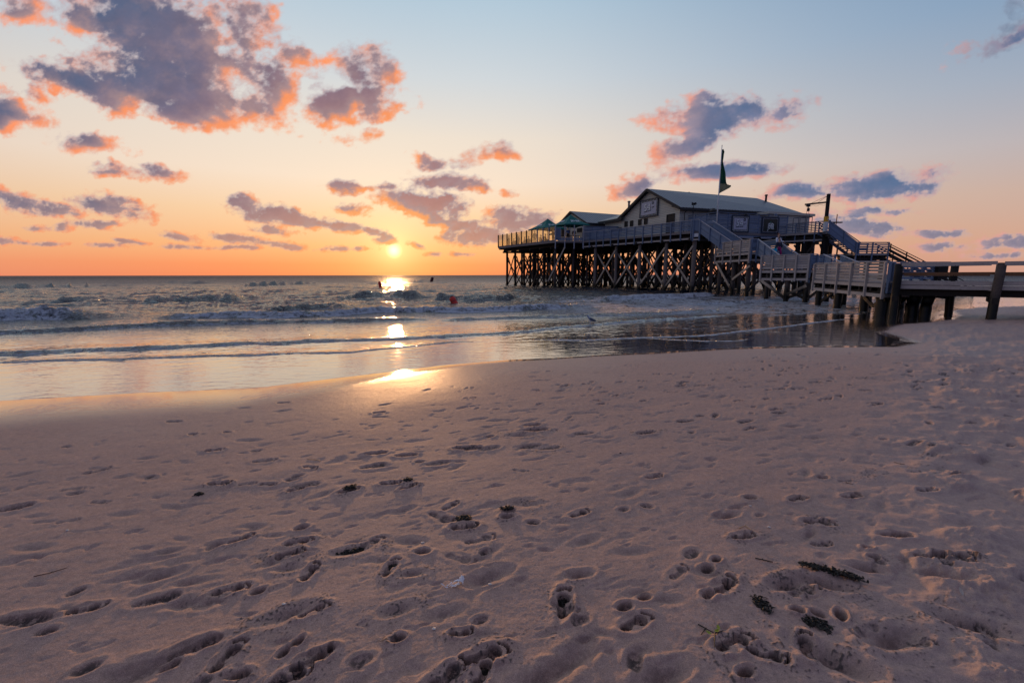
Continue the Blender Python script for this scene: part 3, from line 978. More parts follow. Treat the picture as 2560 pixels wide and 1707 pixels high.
def siding_fn(c1, c2, pitch=.19, amp=.022):
    def fn(t, b):
        pos = t.node('ShaderNodeNewGeometry').outputs['Position']
        z = t.sep(pos)[2]
        fr = t.m('FRACT', t.m('DIVIDE', z, pitch))
        n = t.noise(t.v('MULTIPLY', pos, (1, 1, 5)), 1.6, 5, .65)
        c = t.mix(n, c1 + (1,), c2 + (1,))
        row = t.node('ShaderNodeTexWhiteNoise', noise_dimensions='1D')
        t.put(row.inputs['W'], t.m('FLOOR', t.m('DIVIDE', z, pitch)))
        c = t.v('SCALE', c, scale=t.m('MULTIPLY_ADD', row.outputs[0], .18, .88))
        gap = t.m('LESS_THAN', fr, .13)
        c = t.mix(t.m('MULTIPLY', gap, .72), c, (.05, .045, .04, 1))  # shadow line at each board lap painted dark
        t.put(b.inputs['Base Color'], c)
        bump(t, b, t.m('SUBTRACT', 1.0, fr), .9, amp)
    return fn


M['cream'] = mat('cream_lap_siding', rough=.6, fn=siding_fn((.50, .47, .40), (.62, .59, .51)))


def roof_fn(t, b):
    pos = t.node('ShaderNodeNewGeometry').outputs['Position']
    # ribs run down the slope, so they repeat along the ridge
    x, y, z = t.sep(pos)
    a = t.m('ADD', t.m('MULTIPLY', x, .944), t.m('MULTIPLY', y, .331))
    w = t.m('SINE', t.m('MULTIPLY', a, 2 * math.pi / .42))
    n = t.noise(pos, 1.3, 5, .65)
    c = t.mix(n, (.13, .155, .175, 1), (.22, .25, .27, 1))
    c = t.mix(t.ss(w, -.2, -.95), c, (.06, .07, .085, 1))
    t.put(b.inputs['Base Color'], c)
    bump(t, b, w, .7, .02)


M['roof'] = mat('corrugated_roof', rough=.45, spec=.5, fn=roof_fn)
M['fascia'] = mat('black_fascia', (.012, .013, .017), .6)
M['black'] = mat('black_paint', (.010, .011, .013), .5)
M['pane'] = mat('dark_window_pane', (.010, .012, .016), .45, .15)
M['white'] = mat('white_paint', (.70, .71, .73), .5)
M['pipe'] = mat('dull_steel_pipe', (.12, .13, .16), .45, metal=.6)
M['yellow'] = mat('yellow_paint', (.75, .38, .02), .5)
M['orange'] = mat('orange_paint', (.62, .20, .06), .55)
M['red'] = mat('red_buoy_shell', (.62, .035, .02), .4)
M['green'] = mat('green_canvas', (.005, .15, .13), .75, fn=lambda t, b: (t.put(b.inputs['Base Color'], t.mix(t.noise(t.node('ShaderNodeNewGeometry').outputs['Position'], 2.2, 4, .6), (.004, .105, .095, 1), (.010, .19, .165, 1)))))
M['lettering'] = mat('pale_lettering', (.72, .76, .78), .5)
M['sign_face'] = mat('pale_sign_board', rough=.6, fn=lambda t, b: t.put(b.inputs['Base Color'], t.mix(t.noise(t.node('ShaderNodeNewGeometry').outputs['Position'], 1.8, 4, .6), (.36, .35, .44, 1), (.52, .54, .62, 1))))
M['sign_black'] = mat('black_sign_board', (.008, .014, .012), .4)
M['sign_green'] = mat('green_emblem', (.02, .16, .12), .5)
M['navy'] = mat('navy_frame', (.02, .035, .07), .5)


def glass_mat():
    m = bpy.data.materials.new('amber_tinted_glass')
    m.use_nodes = True
    t = NT(m.node_tree)
    for n in list(t.n):
        t.n.remove(n)
    tr = t.node('ShaderNodeBsdfTransparent')
    tr.inputs[0].default_value = (.95, .90, .78, 1)
    gl = t.node('ShaderNodeBsdfGlossy')
    gl.inputs['Roughness'].default_value = .05
    df = t.node('ShaderNodeBsdfTranslucent')
    df.inputs[0].default_value = (.80, .66, .44, 1)
    m1 = t.node('ShaderNodeMixShader')
    m1.inputs[0].default_value = .09
    t.l.new(tr.outputs[0], m1.inputs[1])
    t.l.new(df.outputs[0], m1.inputs[2])
    fr = t.node('ShaderNodeFresnel')
    fr.inputs[0].default_value = 1.2
    m2 = t.node('ShaderNodeMixShader')
    t.put(m2.inputs[0], t.m('MULTIPLY', fr.outputs[0], .5))
    t.l.new(m1.outputs[0], m2.inputs[1])
    t.l.new(gl.outputs[0], m2.inputs[2])
    o = t.node('ShaderNodeOutputMaterial')
    t.l.new(m2.outputs[0], o.inputs[0])
    return m


M['glass'] = glass_mat()

# ------------------------------------------------------------------ plan of the pier (metres, eye at x=0 y=0)
ZD = 6.25
L0, P1, P2, P3 = V3(-2.2, 73.6, ZD), V3(5.78, 60.11, ZD), V3(9.58, 60.53, ZD), V3(18.76, 47.19, ZD)
U1 = (P1 - L0).normalized()
U2 = (P3 - P2).normalized()
VV = V3(.944, .331, 0)
S1, S2 = V3(21.74, 47.93, ZD), V3(31.18, 51.23, ZD)
B1 = on_level(1968, 560, ZD + 1.1)
B2 = on_level(2066, 552, ZD + 1.1)


def fence(label, a, b, n, ztop=1.1, below=.95, m='grey_wood', pm=None, rows=6, out=None, group=None, cat='fence', rail=True, bw=.135, gap=.03, base=.10, posts=True, ticks=None):
    """board fence from a to b at deck level, posts on the outer side reaching below the deck"""
    a, b = Vector(a), Vector(b)
    d = (b - a)
    hd = V3(d.x, d.y, 0).normalized()
    o = V3(hd.y, -hd.x, 0) if out is None else Vector(out).normalized()
    mid = (a + b) / 2
    t = thing('board_fence', mid, label, cat, group)
    pm = pm or m
    mb = MB()
    top = ztop - .06
    n_b = rows
    for k in range(n_b):
        z = top - bw / 2 - k * (bw + gap)
        if z - bw / 2 < base - .12:
            break
        # boards broken at the posts with little steps so that no two line up perfectly
        for q in range(n):
            s0, s1 = q / n, (q + 1) / n
            j = rnd.uniform(-.006, .006)
            mb.beam(a + d * s0 + V3(0, 0, z + j) + hd * .004, a + d * s1 + V3(0, 0, z + j) - hd * .004, .028, bw, )
    mb.build('board_panel', M[m], t)
    for q in (range(n + 1) if posts else ()):
        p = a + d * (q / n) + o * .075
        MB().beam(p + V3(0, 0, -below + rnd.uniform(-.03, .03)), p + V3(0, 0, ztop - .03), .105, .105, up=hd).build('post', M[pm], t)
    if rail:
        MB().beam(a + V3(0, 0, ztop) - hd * .05, b + V3(0, 0, ztop) + hd * .05, .15, .05).build('top_rail', M['rail_wood' if m != 'grey_wood' else 'grey_wood'], t)
    return t


# ---------------------------------------------------- main platform
def platform():
    t = thing('pier_platform', (14, 60, SEA), 'tall timber pier platform on a forest of crossed piles standing in the surf', 'pier')
    poly = [L0, P1, P2, P3, V3(21.5, 47.75, ZD), S1, S2, V3(40, 56, ZD), V3(37, 70, ZD), V3(17, 82, ZD)]
    poly = [(p.x, p.y) for p in poly]
    MB().slab(poly, ZD - .07, ZD).build('deck', M['deck_wood'], t)
    # edge boards
    for a, b in ((L0, P1), (P1, P2), (P2, P3), (P3, V3(21.5, 47.75, ZD)), (S1, S2)):
        o = V3((b - a).y, -(b - a).x, 0).normalized()
        MB().beam(a + o * .03 + V3(0, 0, -.13), b + o * .03 + V3(0, 0, -.13), .05, .24).build('edge_board', M['deck_wood'], t)
    o2 = V3(U2.y, -U2.x, 0)
    MB().beam(P2 + o2 * -.02 + V3(0, 0, -.78), P3 + o2 * -.02 + V3(0, 0, -.78), .08, .17).build('edge_board', M['grey_wood'], t)
    # joists under the deck running out to the edge
    mb = MB()
    inn = 1.0
    for k in range(60):
        s = k / 59
        p = L0.lerp(P1, s)
        mb.beam(p + VV * .12 + V3(0, 0, -.30), p + VV * 17 + V3(0, 0, -.30), .09, .26)
    for k in range(60):
        s = k / 59
        p = P2.lerp(P3, s)
        mb.beam(p + VV * .15 + V3(0, 0, -.30), p + VV * 17 + V3(0, 0, -.30), .09, .26)
    mb.build('joist', M['dark_wood'], t)
    # stringers lying on the pile heads
    n_i1, n_i2 = 7, 5
    A0 = L0 + U1 * .9 + VV * 1.0
    front = [A0 + U1 * (2.65 * k) for k in range(6)]
    fr2 = [P2 + U2 * s + VV * .55 for s in (1.7, 5.3, 9.0, 12.65, 16.1)]
    cols = front + fr2
    rows_n = 8
    Pp = {}
    for i, c in enumerate(cols):
        for j in range(rows_n):
            jj = 2.5 * j + (rnd.uniform(-.25, .25) if j else 0)
            Pp[i, j] = c + VV * jj + (U2 * rnd.uniform(-.2, .2) if j else V3(0, 0, 0))
    for j in range(rows_n):
        for seg in (range(0, 6), range(6, 11)):
            a, b = Pp[seg[0], j], Pp[seg[-1], j]
            for z in (-.58,):
                MB().beam(V3(a.x, a.y, ZD + z) - U1 * .9, V3(b.x, b.y, ZD + z) + U1 * .9, .26, .28).build('stringer', M['dark_wood'], t)
    for i in range(11):
        a, b = Pp[i, 0], Pp[i, 7]
        MB().beam(V3(a.x, a.y, ZD - .86) - VV * .7, V3(b.x, b.y, ZD - .86) + VV * .7, .24, .26).build('cap_beam', M['dark_wood'], t)
    for (i, j), p in Pp.items():
        m = M['front_pile'] if (i >= 6 and j == 0) else M['pile'] if (i >= 5) else M['black_pile']  # front piles paler, left ones darker: light and shade put into colour
        r = rnd.uniform(.155, .19) * (1.12 if i >= 6 and j == 0 else 1)
        MB().cyl(V3(p.x, p.y, -1.7), V3(p.x + rnd.uniform(-.05, .05), p.y, ZD - .98), r * 1.06, r, 10, wob=.012).build('pile', m, t, smooth=True)
    # crossed braces
    far = MB()

    def brace(p, q, z0, z1, off, m, w=.19, back=False):
        d = V3(q.x - p.x, q.y - p.y, 0).normalized()
        s = V3(d.y, -d.x, 0) * off
        (far if back else MB()).beam(V3(p.x, p.y, z0) + s, V3(q.x, q.y, z1) + s, .07, w)
        if not back:
            MB().beam(V3(p.x, p.y, z0) + s, V3(q.x, q.y, z1) + s, .07, w).build('brace', M[m], t)
    for j in range(8):
        for i in range(10):
            if i == 5:
                continue
            p, q = Pp[i, j], Pp[i + 1, j]
            m = 'brace' if j == 0 and i >= 5 else 'dark_brace'  # rear and left braces take the shaded colour
            bk = j > 2
            brace(p, q, .05 + rnd.uniform(-.1, .15), 4.75, .24, m, back=bk)
            brace(p, q, 4.55 + rnd.uniform(-.15, .1), .15, -.24, m, back=bk)
    for i in range(11):
        for j in range(7):
            p, q = Pp[i, j], Pp[i, j + 1]
            bk = not (i in (0, 1, 2, 10) and j < 4)
            if (i + j) % 2 or not bk:
                brace(p, q, .15, 4.6, .22, 'dark_brace', .16, back=bk)
            if (i + j) % 2 == 0 or not bk:
                brace(p, q, 4.5, .2, -.22, 'dark_brace', .16, back=bk)
    fo_ = far.build('rear_braces', M['dark_brace'], t)
    fo_['kind'] = 'stuff'
    # single long brace in the lit timber colour where the platform steps back
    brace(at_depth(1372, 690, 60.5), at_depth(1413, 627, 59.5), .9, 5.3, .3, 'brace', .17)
    return t, Pp


platform()

# fences on the platform
fence('long grey blue board fence along the landward edge of the high platform below the gable', P2, P3, 13, rows=7, bw=.115, gap=.048, m='blue_wood', group='fences on the high platform')
tf = fence('short low parapet with tall posts under the nearer green parasol', P1, P2, 3, ztop=.42, below=1.05, m='blue_wood', rows=2, posts=False, rail=True)
for q in range(4):
    p = P1.lerp(P2, q / 3) + V3(.01, -.09, 0)
    MB().beam(p + V3(0, 0, -1.05), p + V3(0, 0, 2.05), .13, .13).build('post', M['rail_wood'], tf)
MB().beam(P1 + V3(.1, .1, .9), P1 + V3(.75, .16, .9), .04, 1.55).build('board_panel', M['blue_wood'], tf)


def glass_fence():
    t = thing('glass_windbreak', (L0 + P1) / 2, 'row of twelve dark posts with amber glass panes at the seaward end of the platform', 'windbreak')
    n = 11
    for q in range(n + 1):
        p = L0.lerp(P1, q / n) + U1.cross(V3(0, 0, 1)) * .02
        MB().beam(p + V3(0, 0, -.05), p + V3(0, 0, 1.92 + rnd.uniform(-.02, .03)), .13, .13, up=U1).build('post', M['blue_wood' if q > 7 else 'black'], t)
    for q in range(n):
        a, b = L0.lerp(P1, q / n) + U1 * .075, L0.lerp(P1, (q + 1) / n) - U1 * .075
        MB().beam((a + V3(0, 0, 1.0)), (b + V3(0, 0, 1.0)), .012, 1.72).build('glass_pane', M['glass'], t)
    MB().beam(L0 + V3(0, 0, .06) - U1 * .1, P1 + V3(0, 0, .06), .15, .12).build('sill_rail', M['deck_wood'], t)


glass_fence()

# tall slatted screen from the fence to the house
G2, G1 = V3(18.77, 50.06, ZD), V3(14.41, 60.04, ZD)


def screen(label, a, b, h, n, m='blue_wood', z0=0.0, group=None):
    t = thing('slatted_screen', (a + b) / 2, label, 'screen wall', group)
    d = b - a
    hd = V3(d.x, d.y, 0).normalized()
    mb = MB()
    k = 0
    z = z0 + .07
    while z < h - .05:
        for q in range(n):
            mb.beam(a + d * (q / n) + V3(0, 0, z + rnd.uniform(-.005, .005)) + hd * .004, a + d * ((q + 1) / n) + V3(0, 0, z) - hd * .004, .03, .125)
        z += .155
    mb.build('slat_panel', M[m], t)
    o = V3(hd.y, -hd.x, 0)
    for q in range(n + 1):
        p = a + d * (q / n) - o * .07
        MB().beam(p + V3(0, 0, z0 - .1), p + V3(0, 0, h), .10, .10, up=hd).build('post', M[m], t)
    MB().beam(a + V3(0, 0, h + .02), b + V3(0, 0, h + .02), .16, .05).build('top_rail', M[m], t)
    return t


screen('blue slatted screen between the long fence and the pale house', P2 + V3(.1, .15, 0), G1 + V3(-.25, .3, 0), 1.85, 4)
scr_a = screen('narrow blue slatted screen left of the flagpole, facing the gable fence', V3(19.48, 51.2, ZD), S1, 1.98, 3)
scr_b = screen('wide blue slatted screen that carries the two square signs', S1 + V3(.03, 0, 0), S2, 1.98, 7, z0=-.45)
MB().beam(S1 + V3(0, -.05, -.5), S2 + V3(0, -.05, -.5), .08, .12).build('bottom_rail', M['rail_wood'], scr_b)


# ---------------------------------------------------- houses
def on_wall(px, py, A, B):
    d = Vector(_ray(px, py))
    n = V3((B - A).y, -(B - A).x, 0)
    k = (A - V3(0, 0, EYE)).dot(n) / d.dot(n)
    return V3(0, 0, EYE) + d * k


def house_main():
    t = thing('gabled_house', (22, 57, ZD), 'large pale lap sided beach house with dark eaves and grey corrugated roof', 'house')
    g1, g2 = G1 + V3(.16, -.36, 0), G2 + V3(-.16, .36, 0)
    e2 = V3(35.1, 55.78, ZD)
    e1 = V3(31.0, 66.0, ZD)
    zw = 9.15
    ga = (g1 + g2) / 2
    apex = V3(ga.x, ga.y, 11.78)
    mb = MB()
    # walls: gable front, two long sides, back
    th = VV * .22
    front = [V3(g1.x, g1.y, ZD), V3(g2.x, g2.y, ZD), V3(g2.x, g2.y, zw), apex, V3(g1.x, g1.y, zw)]
    mb.hull(front, [p + th for p in front])
    ud = (g2 - g1).normalized()
    for a, b, o in ((g2, e2, -ud), (g1, e1, ud)):
        q = [V3(a.x, a.y, ZD) + th, V3(b.x, b.y, ZD), V3(b.x, b.y, zw), V3(a.x, a.y, zw) + th]
        mb.hull(q, [p + o * .2 for p in q])
    q = [V3(e2.x, e2.y, ZD), V3(e1.x, e1.y, ZD), V3(e1.x, e1.y, zw), V3(e2.x, e2.y, zw)]
    mb.hull(q, [p - VV * .2 for p in q])
    mb.build('wall', M['cream'], t)
    # roof: two slopes and a hip at the far end, with overhang
    fo = -VV * .45
    R0 = apex + fo + V3(0, 0, .16)
    R1 = V3(33.49, 61.87, 11.94) - VV * .4
    def eave(p, q, over=.45):
        dn = (V3(p.x, p.y, 0) - V3(ga.x, ga.y, 0))
        return p
    slope = (11.78 - zw) / ((g2 - g1).length / 2)
    En0 = V3(g2.x, g2.y, zw) + ud * .45 + V3(0, 0, .16 - slope * .45) + fo
    En1 = V3(e2.x, e2.y, zw) + ud * .45 + V3(0, 0, .16 - slope * .45) + VV * .5
    Ef0 = V3(g1.x, g1.y, zw) - ud * .45 + V3(0, 0, .16 - slope * .45) + fo
    Ef1 = V3(e1.x, e1.y, zw) - ud * .45 + V3(0, 0, .16 - slope * .45) + VV * .5
    dz = V3(0, 0, -.09)
    rf = MB()
    for ring in ([En0, En1, R1, R0], [R0, R1, Ef1, Ef0], [En1, Ef1, R1]):
        rf.hull(ring, [p + dz for p in ring])
    roof = rf.build('roof', M['roof'], t)
    ba = MB()
    for a, b in ((En0, R0), (R0, Ef0)):
        ba.beam(a + V3(0, 0, -.12) - VV * .03, b + V3(0, 0, -.12) - VV * .03, .05, .30)
    for a, b in ((En0, En1), (Ef0, Ef1)):
        ba.beam(a + V3(0, 0, -.16), b + V3(0, 0, -.16), .06, .20)
    ba.build('bargeboard', M['fascia'], t)
    sf = MB()
    a, b = V3(g2.x, g2.y, zw - .12), V3(e2.x, e2.y, zw - .12)
    sf.hull([a, b, b + ud * .42, a + ud * .42], [p + V3(0, 0, -.03) for p in (a, b, b + ud * .42, a + ud * .42)])
    a, b, c = V3(g2.x, g2.y, zw), apex, V3(g1.x, g1.y, zw)
    for p, q in ((a, b), (b, c)):
        r = [p + V3(0, 0, -.05), q + V3(0, 0, -.05), q - VV * .42 + V3(0, 0, -.05), p - VV * .42 + V3(0, 0, -.05)]
        sf.hull(r, [x + V3(0, 0, -.03) for x in r])
    sf.build('soffit', M['fascia'], t)
    # gutter under the near eave
    MB().cyl(En0 + V3(0, 0, -.28) + VV * .4, En1 + V3(0, 0, -.28), .06, .06, 8).build('gutter', M['fascia'], t)
    # little windows and a taller one on the gable
    fr = -VV * .02
    for x0, x1, y0, y1 in ((330, 384, 900, 1000), (440, 494, 885, 988), (600, 656, 860, 965), (715, 774, 845, 948), (1155, 1305, 765, 960)):
        pa = on_wall(1520 + x0 / 7.84, 440 + (y0 + y1) / 2 / 7.84, g1, g2)
        pb = on_wall(1520 + x1 / 7.84, 440 + (y0 + y1) / 2 / 7.84, g1, g2)
        zt = on_wall(1520 + x0 / 7.84, 440 + y0 / 7.84, g1, g2).z
        zb = on_wall(1520 + x0 / 7.84, 440 + y1 / 7.84, g1, g2).z
        big_ = x0 == 1155
        if big_:
            zb = ZD + .02
        w = MB()
        for (p, q) in ((V3(pa.x, pa.y, zb), V3(pa.x, pa.y, zt)), (V3(pb.x, pb.y, zb), V3(pb.x, pb.y, zt))):
            w.beam(p - VV * .04, q - VV * .04, .07, .07, up=VV)
        w.beam(V3(pa.x, pa.y, zt) - VV * .04, V3(pb.x, pb.y, zt) - VV * .04, .07, .07)
        w.beam(V3(pa.x, pa.y, zb) - VV * .04, V3(pb.x, pb.y, zb) - VV * .04, .07, .07)
        f = w.build('door' if big_ else 'window', M['fascia'], t)
        MB().beam(V3(pa.x, pa.y, (zt + zb) / 2) - VV * .015, V3(pb.x, pb.y, (zt + zb) / 2) - VV * .015, .02, zt - zb).build('pane', M['pane'], f)
    # gable lamps
    for x, y in ((375, 750), (1300, 596)):
        p = on_wall(1520 + x / 7.84, 440 + y / 7.84, g1, g2)
        MB().beam(p, p - VV * .22 + V3(0, 0, -.03), .08, .08).cyl(p - VV * .2 + ud * -.13, p - VV * .2 + ud * .13 + V3(0, 0, -.04), .07, .09, 8).build('gable_lamp', M['black'], t)
    # vents and flue on the roof
    def flue(px, y0, y1, Y, r, m, hat=True):
        a, b = at_depth(px, y1, Y), at_depth(px, y0, Y)
        b = V3(a.x, a.y, b.z)
        mb = MB().cyl(a, b, r, r, 8)
        if hat:
            mb.cyl(b + V3(0, 0, .02), b + V3(0, 0, .16), r * 1.7, r * 1.2, 8)
        mb.build('flue_pipe', m, roof, smooth=False)
    flue(1721, 484, 498, 57.5, .12, M['fascia'])
    flue(1914, 490, 508, 60.0, .13, M['fascia'])
    flue(1572, 506, 521, 60.5, .14, M['pipe'])
    # flat roofed annex at the far right corner
    ax0, ax1 = on_wall(1940, 536, V3(28, 51.5, 0), V3(37, 54.7, 0)), on_wall(2028, 536, V3(28, 51.5, 0), V3(37, 54.7, 0))
    a = V3(29.6, 52.2, 0)
    b = V3(35.6, 54.3, 0)
    pl = [(a.x, a.y), (b.x, b.y), (b.x - ud.x * 2.2, b.y - ud.y * 2.2), (a.x - ud.x * 2.2, a.y - ud.y * 2.2)]
    MB().slab(pl, ZD - .02, 8.60).build('annex_wall', M['cream'], t)
    a2, b2 = a + ud * .25 - VV * .5, b + ud * .25 + VV * .55
    pl = [(a2.x, a2.y), (b2.x, b2.y), (b2.x - ud.x * 2.4, b2.y - ud.y * 2.4), (a2.x - ud.x * 2.4, a2.y - ud.y * 2.4)]
    MB().slab(pl, 8.62, 8.88).build('annex_roof', M['cream'], t)
    return t, g1, g2, ud


HM, g1, g2, UD = house_main()


def house_small():
    t = thing('gabled_house', (12, 66, ZD), 'smaller pale house with grey ridged roof behind the nearer green parasol', 'house')
    ap = V3(8.76, 66.24, 10.78)
    zw = 9.0
    n_, f_ = V3(10.45, 63.3, 0), V3(7.1, 69.2, 0)
    ud = (n_ - f_).normalized()
    vv = V3(.90, .44, 0).normalized()
    L = 9.5
    front = [V3(f_.x, f_.y, ZD), V3(n_.x, n_.y, ZD), V3(n_.x, n_.y, zw), ap, V3(f_.x, f_.y, zw)]
    mb = MB().hull(front, [p + vv * .2 for p in front])
    q = [V3(n_.x, n_.y, ZD) + vv * .2, V3(n_.x, n_.y, ZD) + vv * L, V3(n_.x, n_.y, zw) + vv * L, V3(n_.x, n_.y, zw) + vv * .2]
    mb.hull(q, [p - ud * .2 for p in q])
    mb.build('wall', M['cream'], t)
    sl = (ap.z - zw) / ((n_ - f_).length / 2)
    R0, R1 = ap - vv * .35 + V3(0, 0, .12), ap + vv * L + V3(0, 0, .12)
    E0, E1 = V3(n_.x, n_.y, zw) + ud * .4 + V3(0, 0, .12 - sl * .4) - vv * .35, V3(n_.x, n_.y, zw) + ud * .4 + V3(0, 0, .12 - sl * .4) + vv * L
    F0, F1 = V3(f_.x, f_.y, zw) - ud * .4 + V3(0, 0, .12 - sl * .4) - vv * .35, V3(f_.x, f_.y, zw) - ud * .4 + V3(0, 0, .12 - sl * .4) + vv * L
    rf = MB()
    for ring in ([E0, E1, R1, R0], [R0, R1, F1, F0]):
        rf.hull(ring, [p + V3(0, 0, -.08) for p in ring])
    rf.build('roof', M['roof'], t)
    ba = MB()
    ba.beam(E0 + V3(0, 0, -.10), R0 + V3(0, 0, -.10), .05, .22)
    ba.beam(F0 + V3(0, 0, -.10), R0 + V3(0, 0, -.10), .05, .22)
    ba.beam(E0 + V3(0, 0, -.16), E1 + V3(0, 0, -.16), .06, .30)
    ba.build('bargeboard', M['fascia'], t)
    # window in the gable wall under the parasol, two doors
    for px0, px1, py0, py1 in ((1443, 1455, 572, 581), (1404, 1411, 570, 590)):
        a, b = on_wall(px0, py0, f_, n_), on_wall(px1, py0, f_, n_)
        zb = on_wall(px0, py1, f_, n_).z
        w = MB().beam(V3(a.x, a.y, (a.z + zb) / 2) - vv * .03, V3(b.x, b.y, (a.z + zb) / 2) - vv * .03, .05, a.z - zb + .1)
        f = w.build('window', M['fascia'], t)
        MB().beam(V3(a.x, a.y, (a.z + zb) / 2) - vv * .065 + ud * .06, V3(b.x, b.y, (a.z + zb) / 2) - vv * .065 - ud * .06, .012, a.z - zb - .05).build('pane', M['pane'], f)
    # link building to the large house with a lean-to roof
    a, b = V3(13.0, 63.2, ZD), V3(14.7, 59.4, ZD)
    pl = [(a.x, a.y), (b.x, b.y), (b.x + VV.x * 4, b.y + VV.y * 4), (a.x + VV.x * 4, a.y + VV.y * 4)]
    MB().slab(pl, ZD, 8.95).build('link_wall', M['cream'], t)
    d = (b - a).normalized()
    E_ = [a - d * 1.2 - VV * .5 + V3(0, 0, 2.86), b + d * .1 - VV * .5 + V3(0, 0, 2.86), b + d * .1 + VV * 4 + V3(0, 0, 4.3), a - d * 1.2 + VV * 4 + V3(0, 0, 4.3)]
    MB().hull(E_, [p + V3(0, 0, -.08) for p in E_]).build('link_roof', M['roof'], t)
    MB().beam(E_[0] + V3(0, 0, -.18), E_[1] + V3(0, 0, -.18), .05, .30).build('link_fascia', M['fascia'], t)
    MB().beam(V3(14.35, 59.6, 7.7), V3(14.15, 60.6, 7.7), .3, .45).build('wall_unit', M['black'], t)


house_small()


# ---------------------------------------------------- signs
def lettering(txt, size, origin, xdir, up, m, parent, extrude=.006, sx=1.0, bold=0.0, name='lettering', space=1.0):
    cu = bpy.data.curves.new(name, 'FONT')
    cu.body = txt
    cu.size = size
    cu.extrude = extrude
    cu.offset = bold
    cu.space_character = space
    cu.align_x = 'CENTER'
    cu.align_y = 'CENTER'
    tmp = bpy.data.objects.new(name, cu)
    C.objects.link(tmp)
    me = bpy.data.meshes.new_from_object(tmp.evaluated_get(bpy.context.evaluated_depsgraph_get()))
    bpy.data.objects.remove(tmp)
    me.name = name
    me.materials.clear()
    me.materials.append(m)
    o = bpy.data.objects.new(name, me)
    C.objects.link(o)
    x = Vector(xdir).normalized()
    u = Vector(up).normalized()
    z = x.cross(u).normalized()
    mw = Matrix((x * sx, u, z)).transposed().to_4x4()
    base = Vector()
    p = parent
    while p is not None:
        base = base + p.location
        p = p.parent
    mw.translation = Vector(origin) - base
    o.matrix_local = mw
    o.parent = parent
    return o


def degree_sign(label, c, x, w, h, group):
    """square board in a wide dark frame with a row of pale dashes round it"""
    x = Vector(x).normalized()
    n = x.cross(V3(0, 0, 1)).normalized()      # towards the viewer
    c = Vector(c)
    t = thing('square_sign', c, label, 'sign', group)
    Z = V3(0, 0, 1)
    fr = MB()
    fw = .17
    for s in (-1, 1):
        fr.beam(c + x * s * (w / 2 - .05) - Z * h / 2, c + x * s * (w / 2 - .05) + Z * h / 2, .10, .10, up=n)
        fr.beam(c + Z * s * (h / 2 - .05) - x * (w / 2 - .10), c + Z * s * (h / 2 - .05) + x * (w / 2 - .10), .10, .10, up=Z)
    fr.build('frame', M['navy'], t)
    MB().beam(c - x * (w / 2 - .1) - n * .02, c + x * (w / 2 - .1) - n * .02, .04, h - .2).build('backing', M['black'], t)
    da = MB()
    k = 11
    for q in range(k):
        s = (q + .5) / k - .5
        for sg in (-1, 1):
            da.beam(c + x * (s * (w - .36) - .03) + Z * sg * (h / 2 - .19) + n * .015, c + x * (s * (w - .36) + .05) + Z * sg * (h / 2 - .19) + n * .015, .02, .07)
            da.beam(c + Z * (s * (h - .36) - .03) + x * sg * (w / 2 - .19) + n * .015, c + Z * (s * (h - .36) + .05) + x * sg * (w / 2 - .19) + n * .015, .02, .06, up=x)
    da.build('dash_border', M['lettering' if group == 'signs with the number fifty four' else 'sign_face'], t)
    return t, x, n, Z


def make_54(label, c, x, w, h):
    t, x, n, Z = degree_sign(label, c, x, w, h, 'signs with the number fifty four')
    c = Vector(c)
    MB().beam(c - x * (w / 2 - .29) + n * .012, c + x * (w / 2 - .29) + n * .012, .02, h - .58).build('board', M['sign_face'], t)
    s = h * .44
    lettering('54', s * 1.25, c - x * w * .07 + Z * h * .02 + n * .045, x, Z, M['lettering'], t, sx=1.02)
    lettering('54', s * 1.25, c - x * (w * .07 - .02) + Z * (h * .02 - .02) + n * .028, x, Z, M['navy'], t, sx=1.02, bold=.035, name='lettering_shadow')
    # degree ring
    rg = MB()
    rc = c + x * w * .225 + Z * h * .245 + n * .04
    r = h * .065
    for q in range(14):
        a0, a1 = 2 * math.pi * q / 14, 2 * math.pi * (q + 1.04) / 14
        rg.beam(rc + (x * math.cos(a0) + Z * math.sin(a0)) * r, rc + (x * math.cos(a1) + Z * math.sin(a1)) * r, .03, .055, up=(x * math.cos(a0) + Z * math.sin(a0)))
    rg.build('degree_ring', M['black'], t)
    # small hand-written line under the number and the compass arrow
    sc = MB()
    px_ = None
    for q in range(26):
        s_ = q / 25
        p = c + x * w * (-.24 + .40 * s_) + Z * (h * (-.19 + .05 * s_) + .045 * math.sin(q * 1.9) * (1 + .6 * math.sin(q * .9))) + n * .04
        if px_ is not None:
            sc.beam(px_, p, .02, .028, up=n)
        px_ = p
    sc.beam(c + x * w * .16 + Z * h * .02 + n * .04, c + x * w * .31 + Z * h * .045 + n * .04, .02, .03, up=n)
    sc.beam(c + x * w * .31 + Z * h * .045 + n * .04, c + x * w * .18 - Z * h * .045 + n * .04, .02, .03, up=n)
    sc.build('script_line', M['navy'], t)
    return t


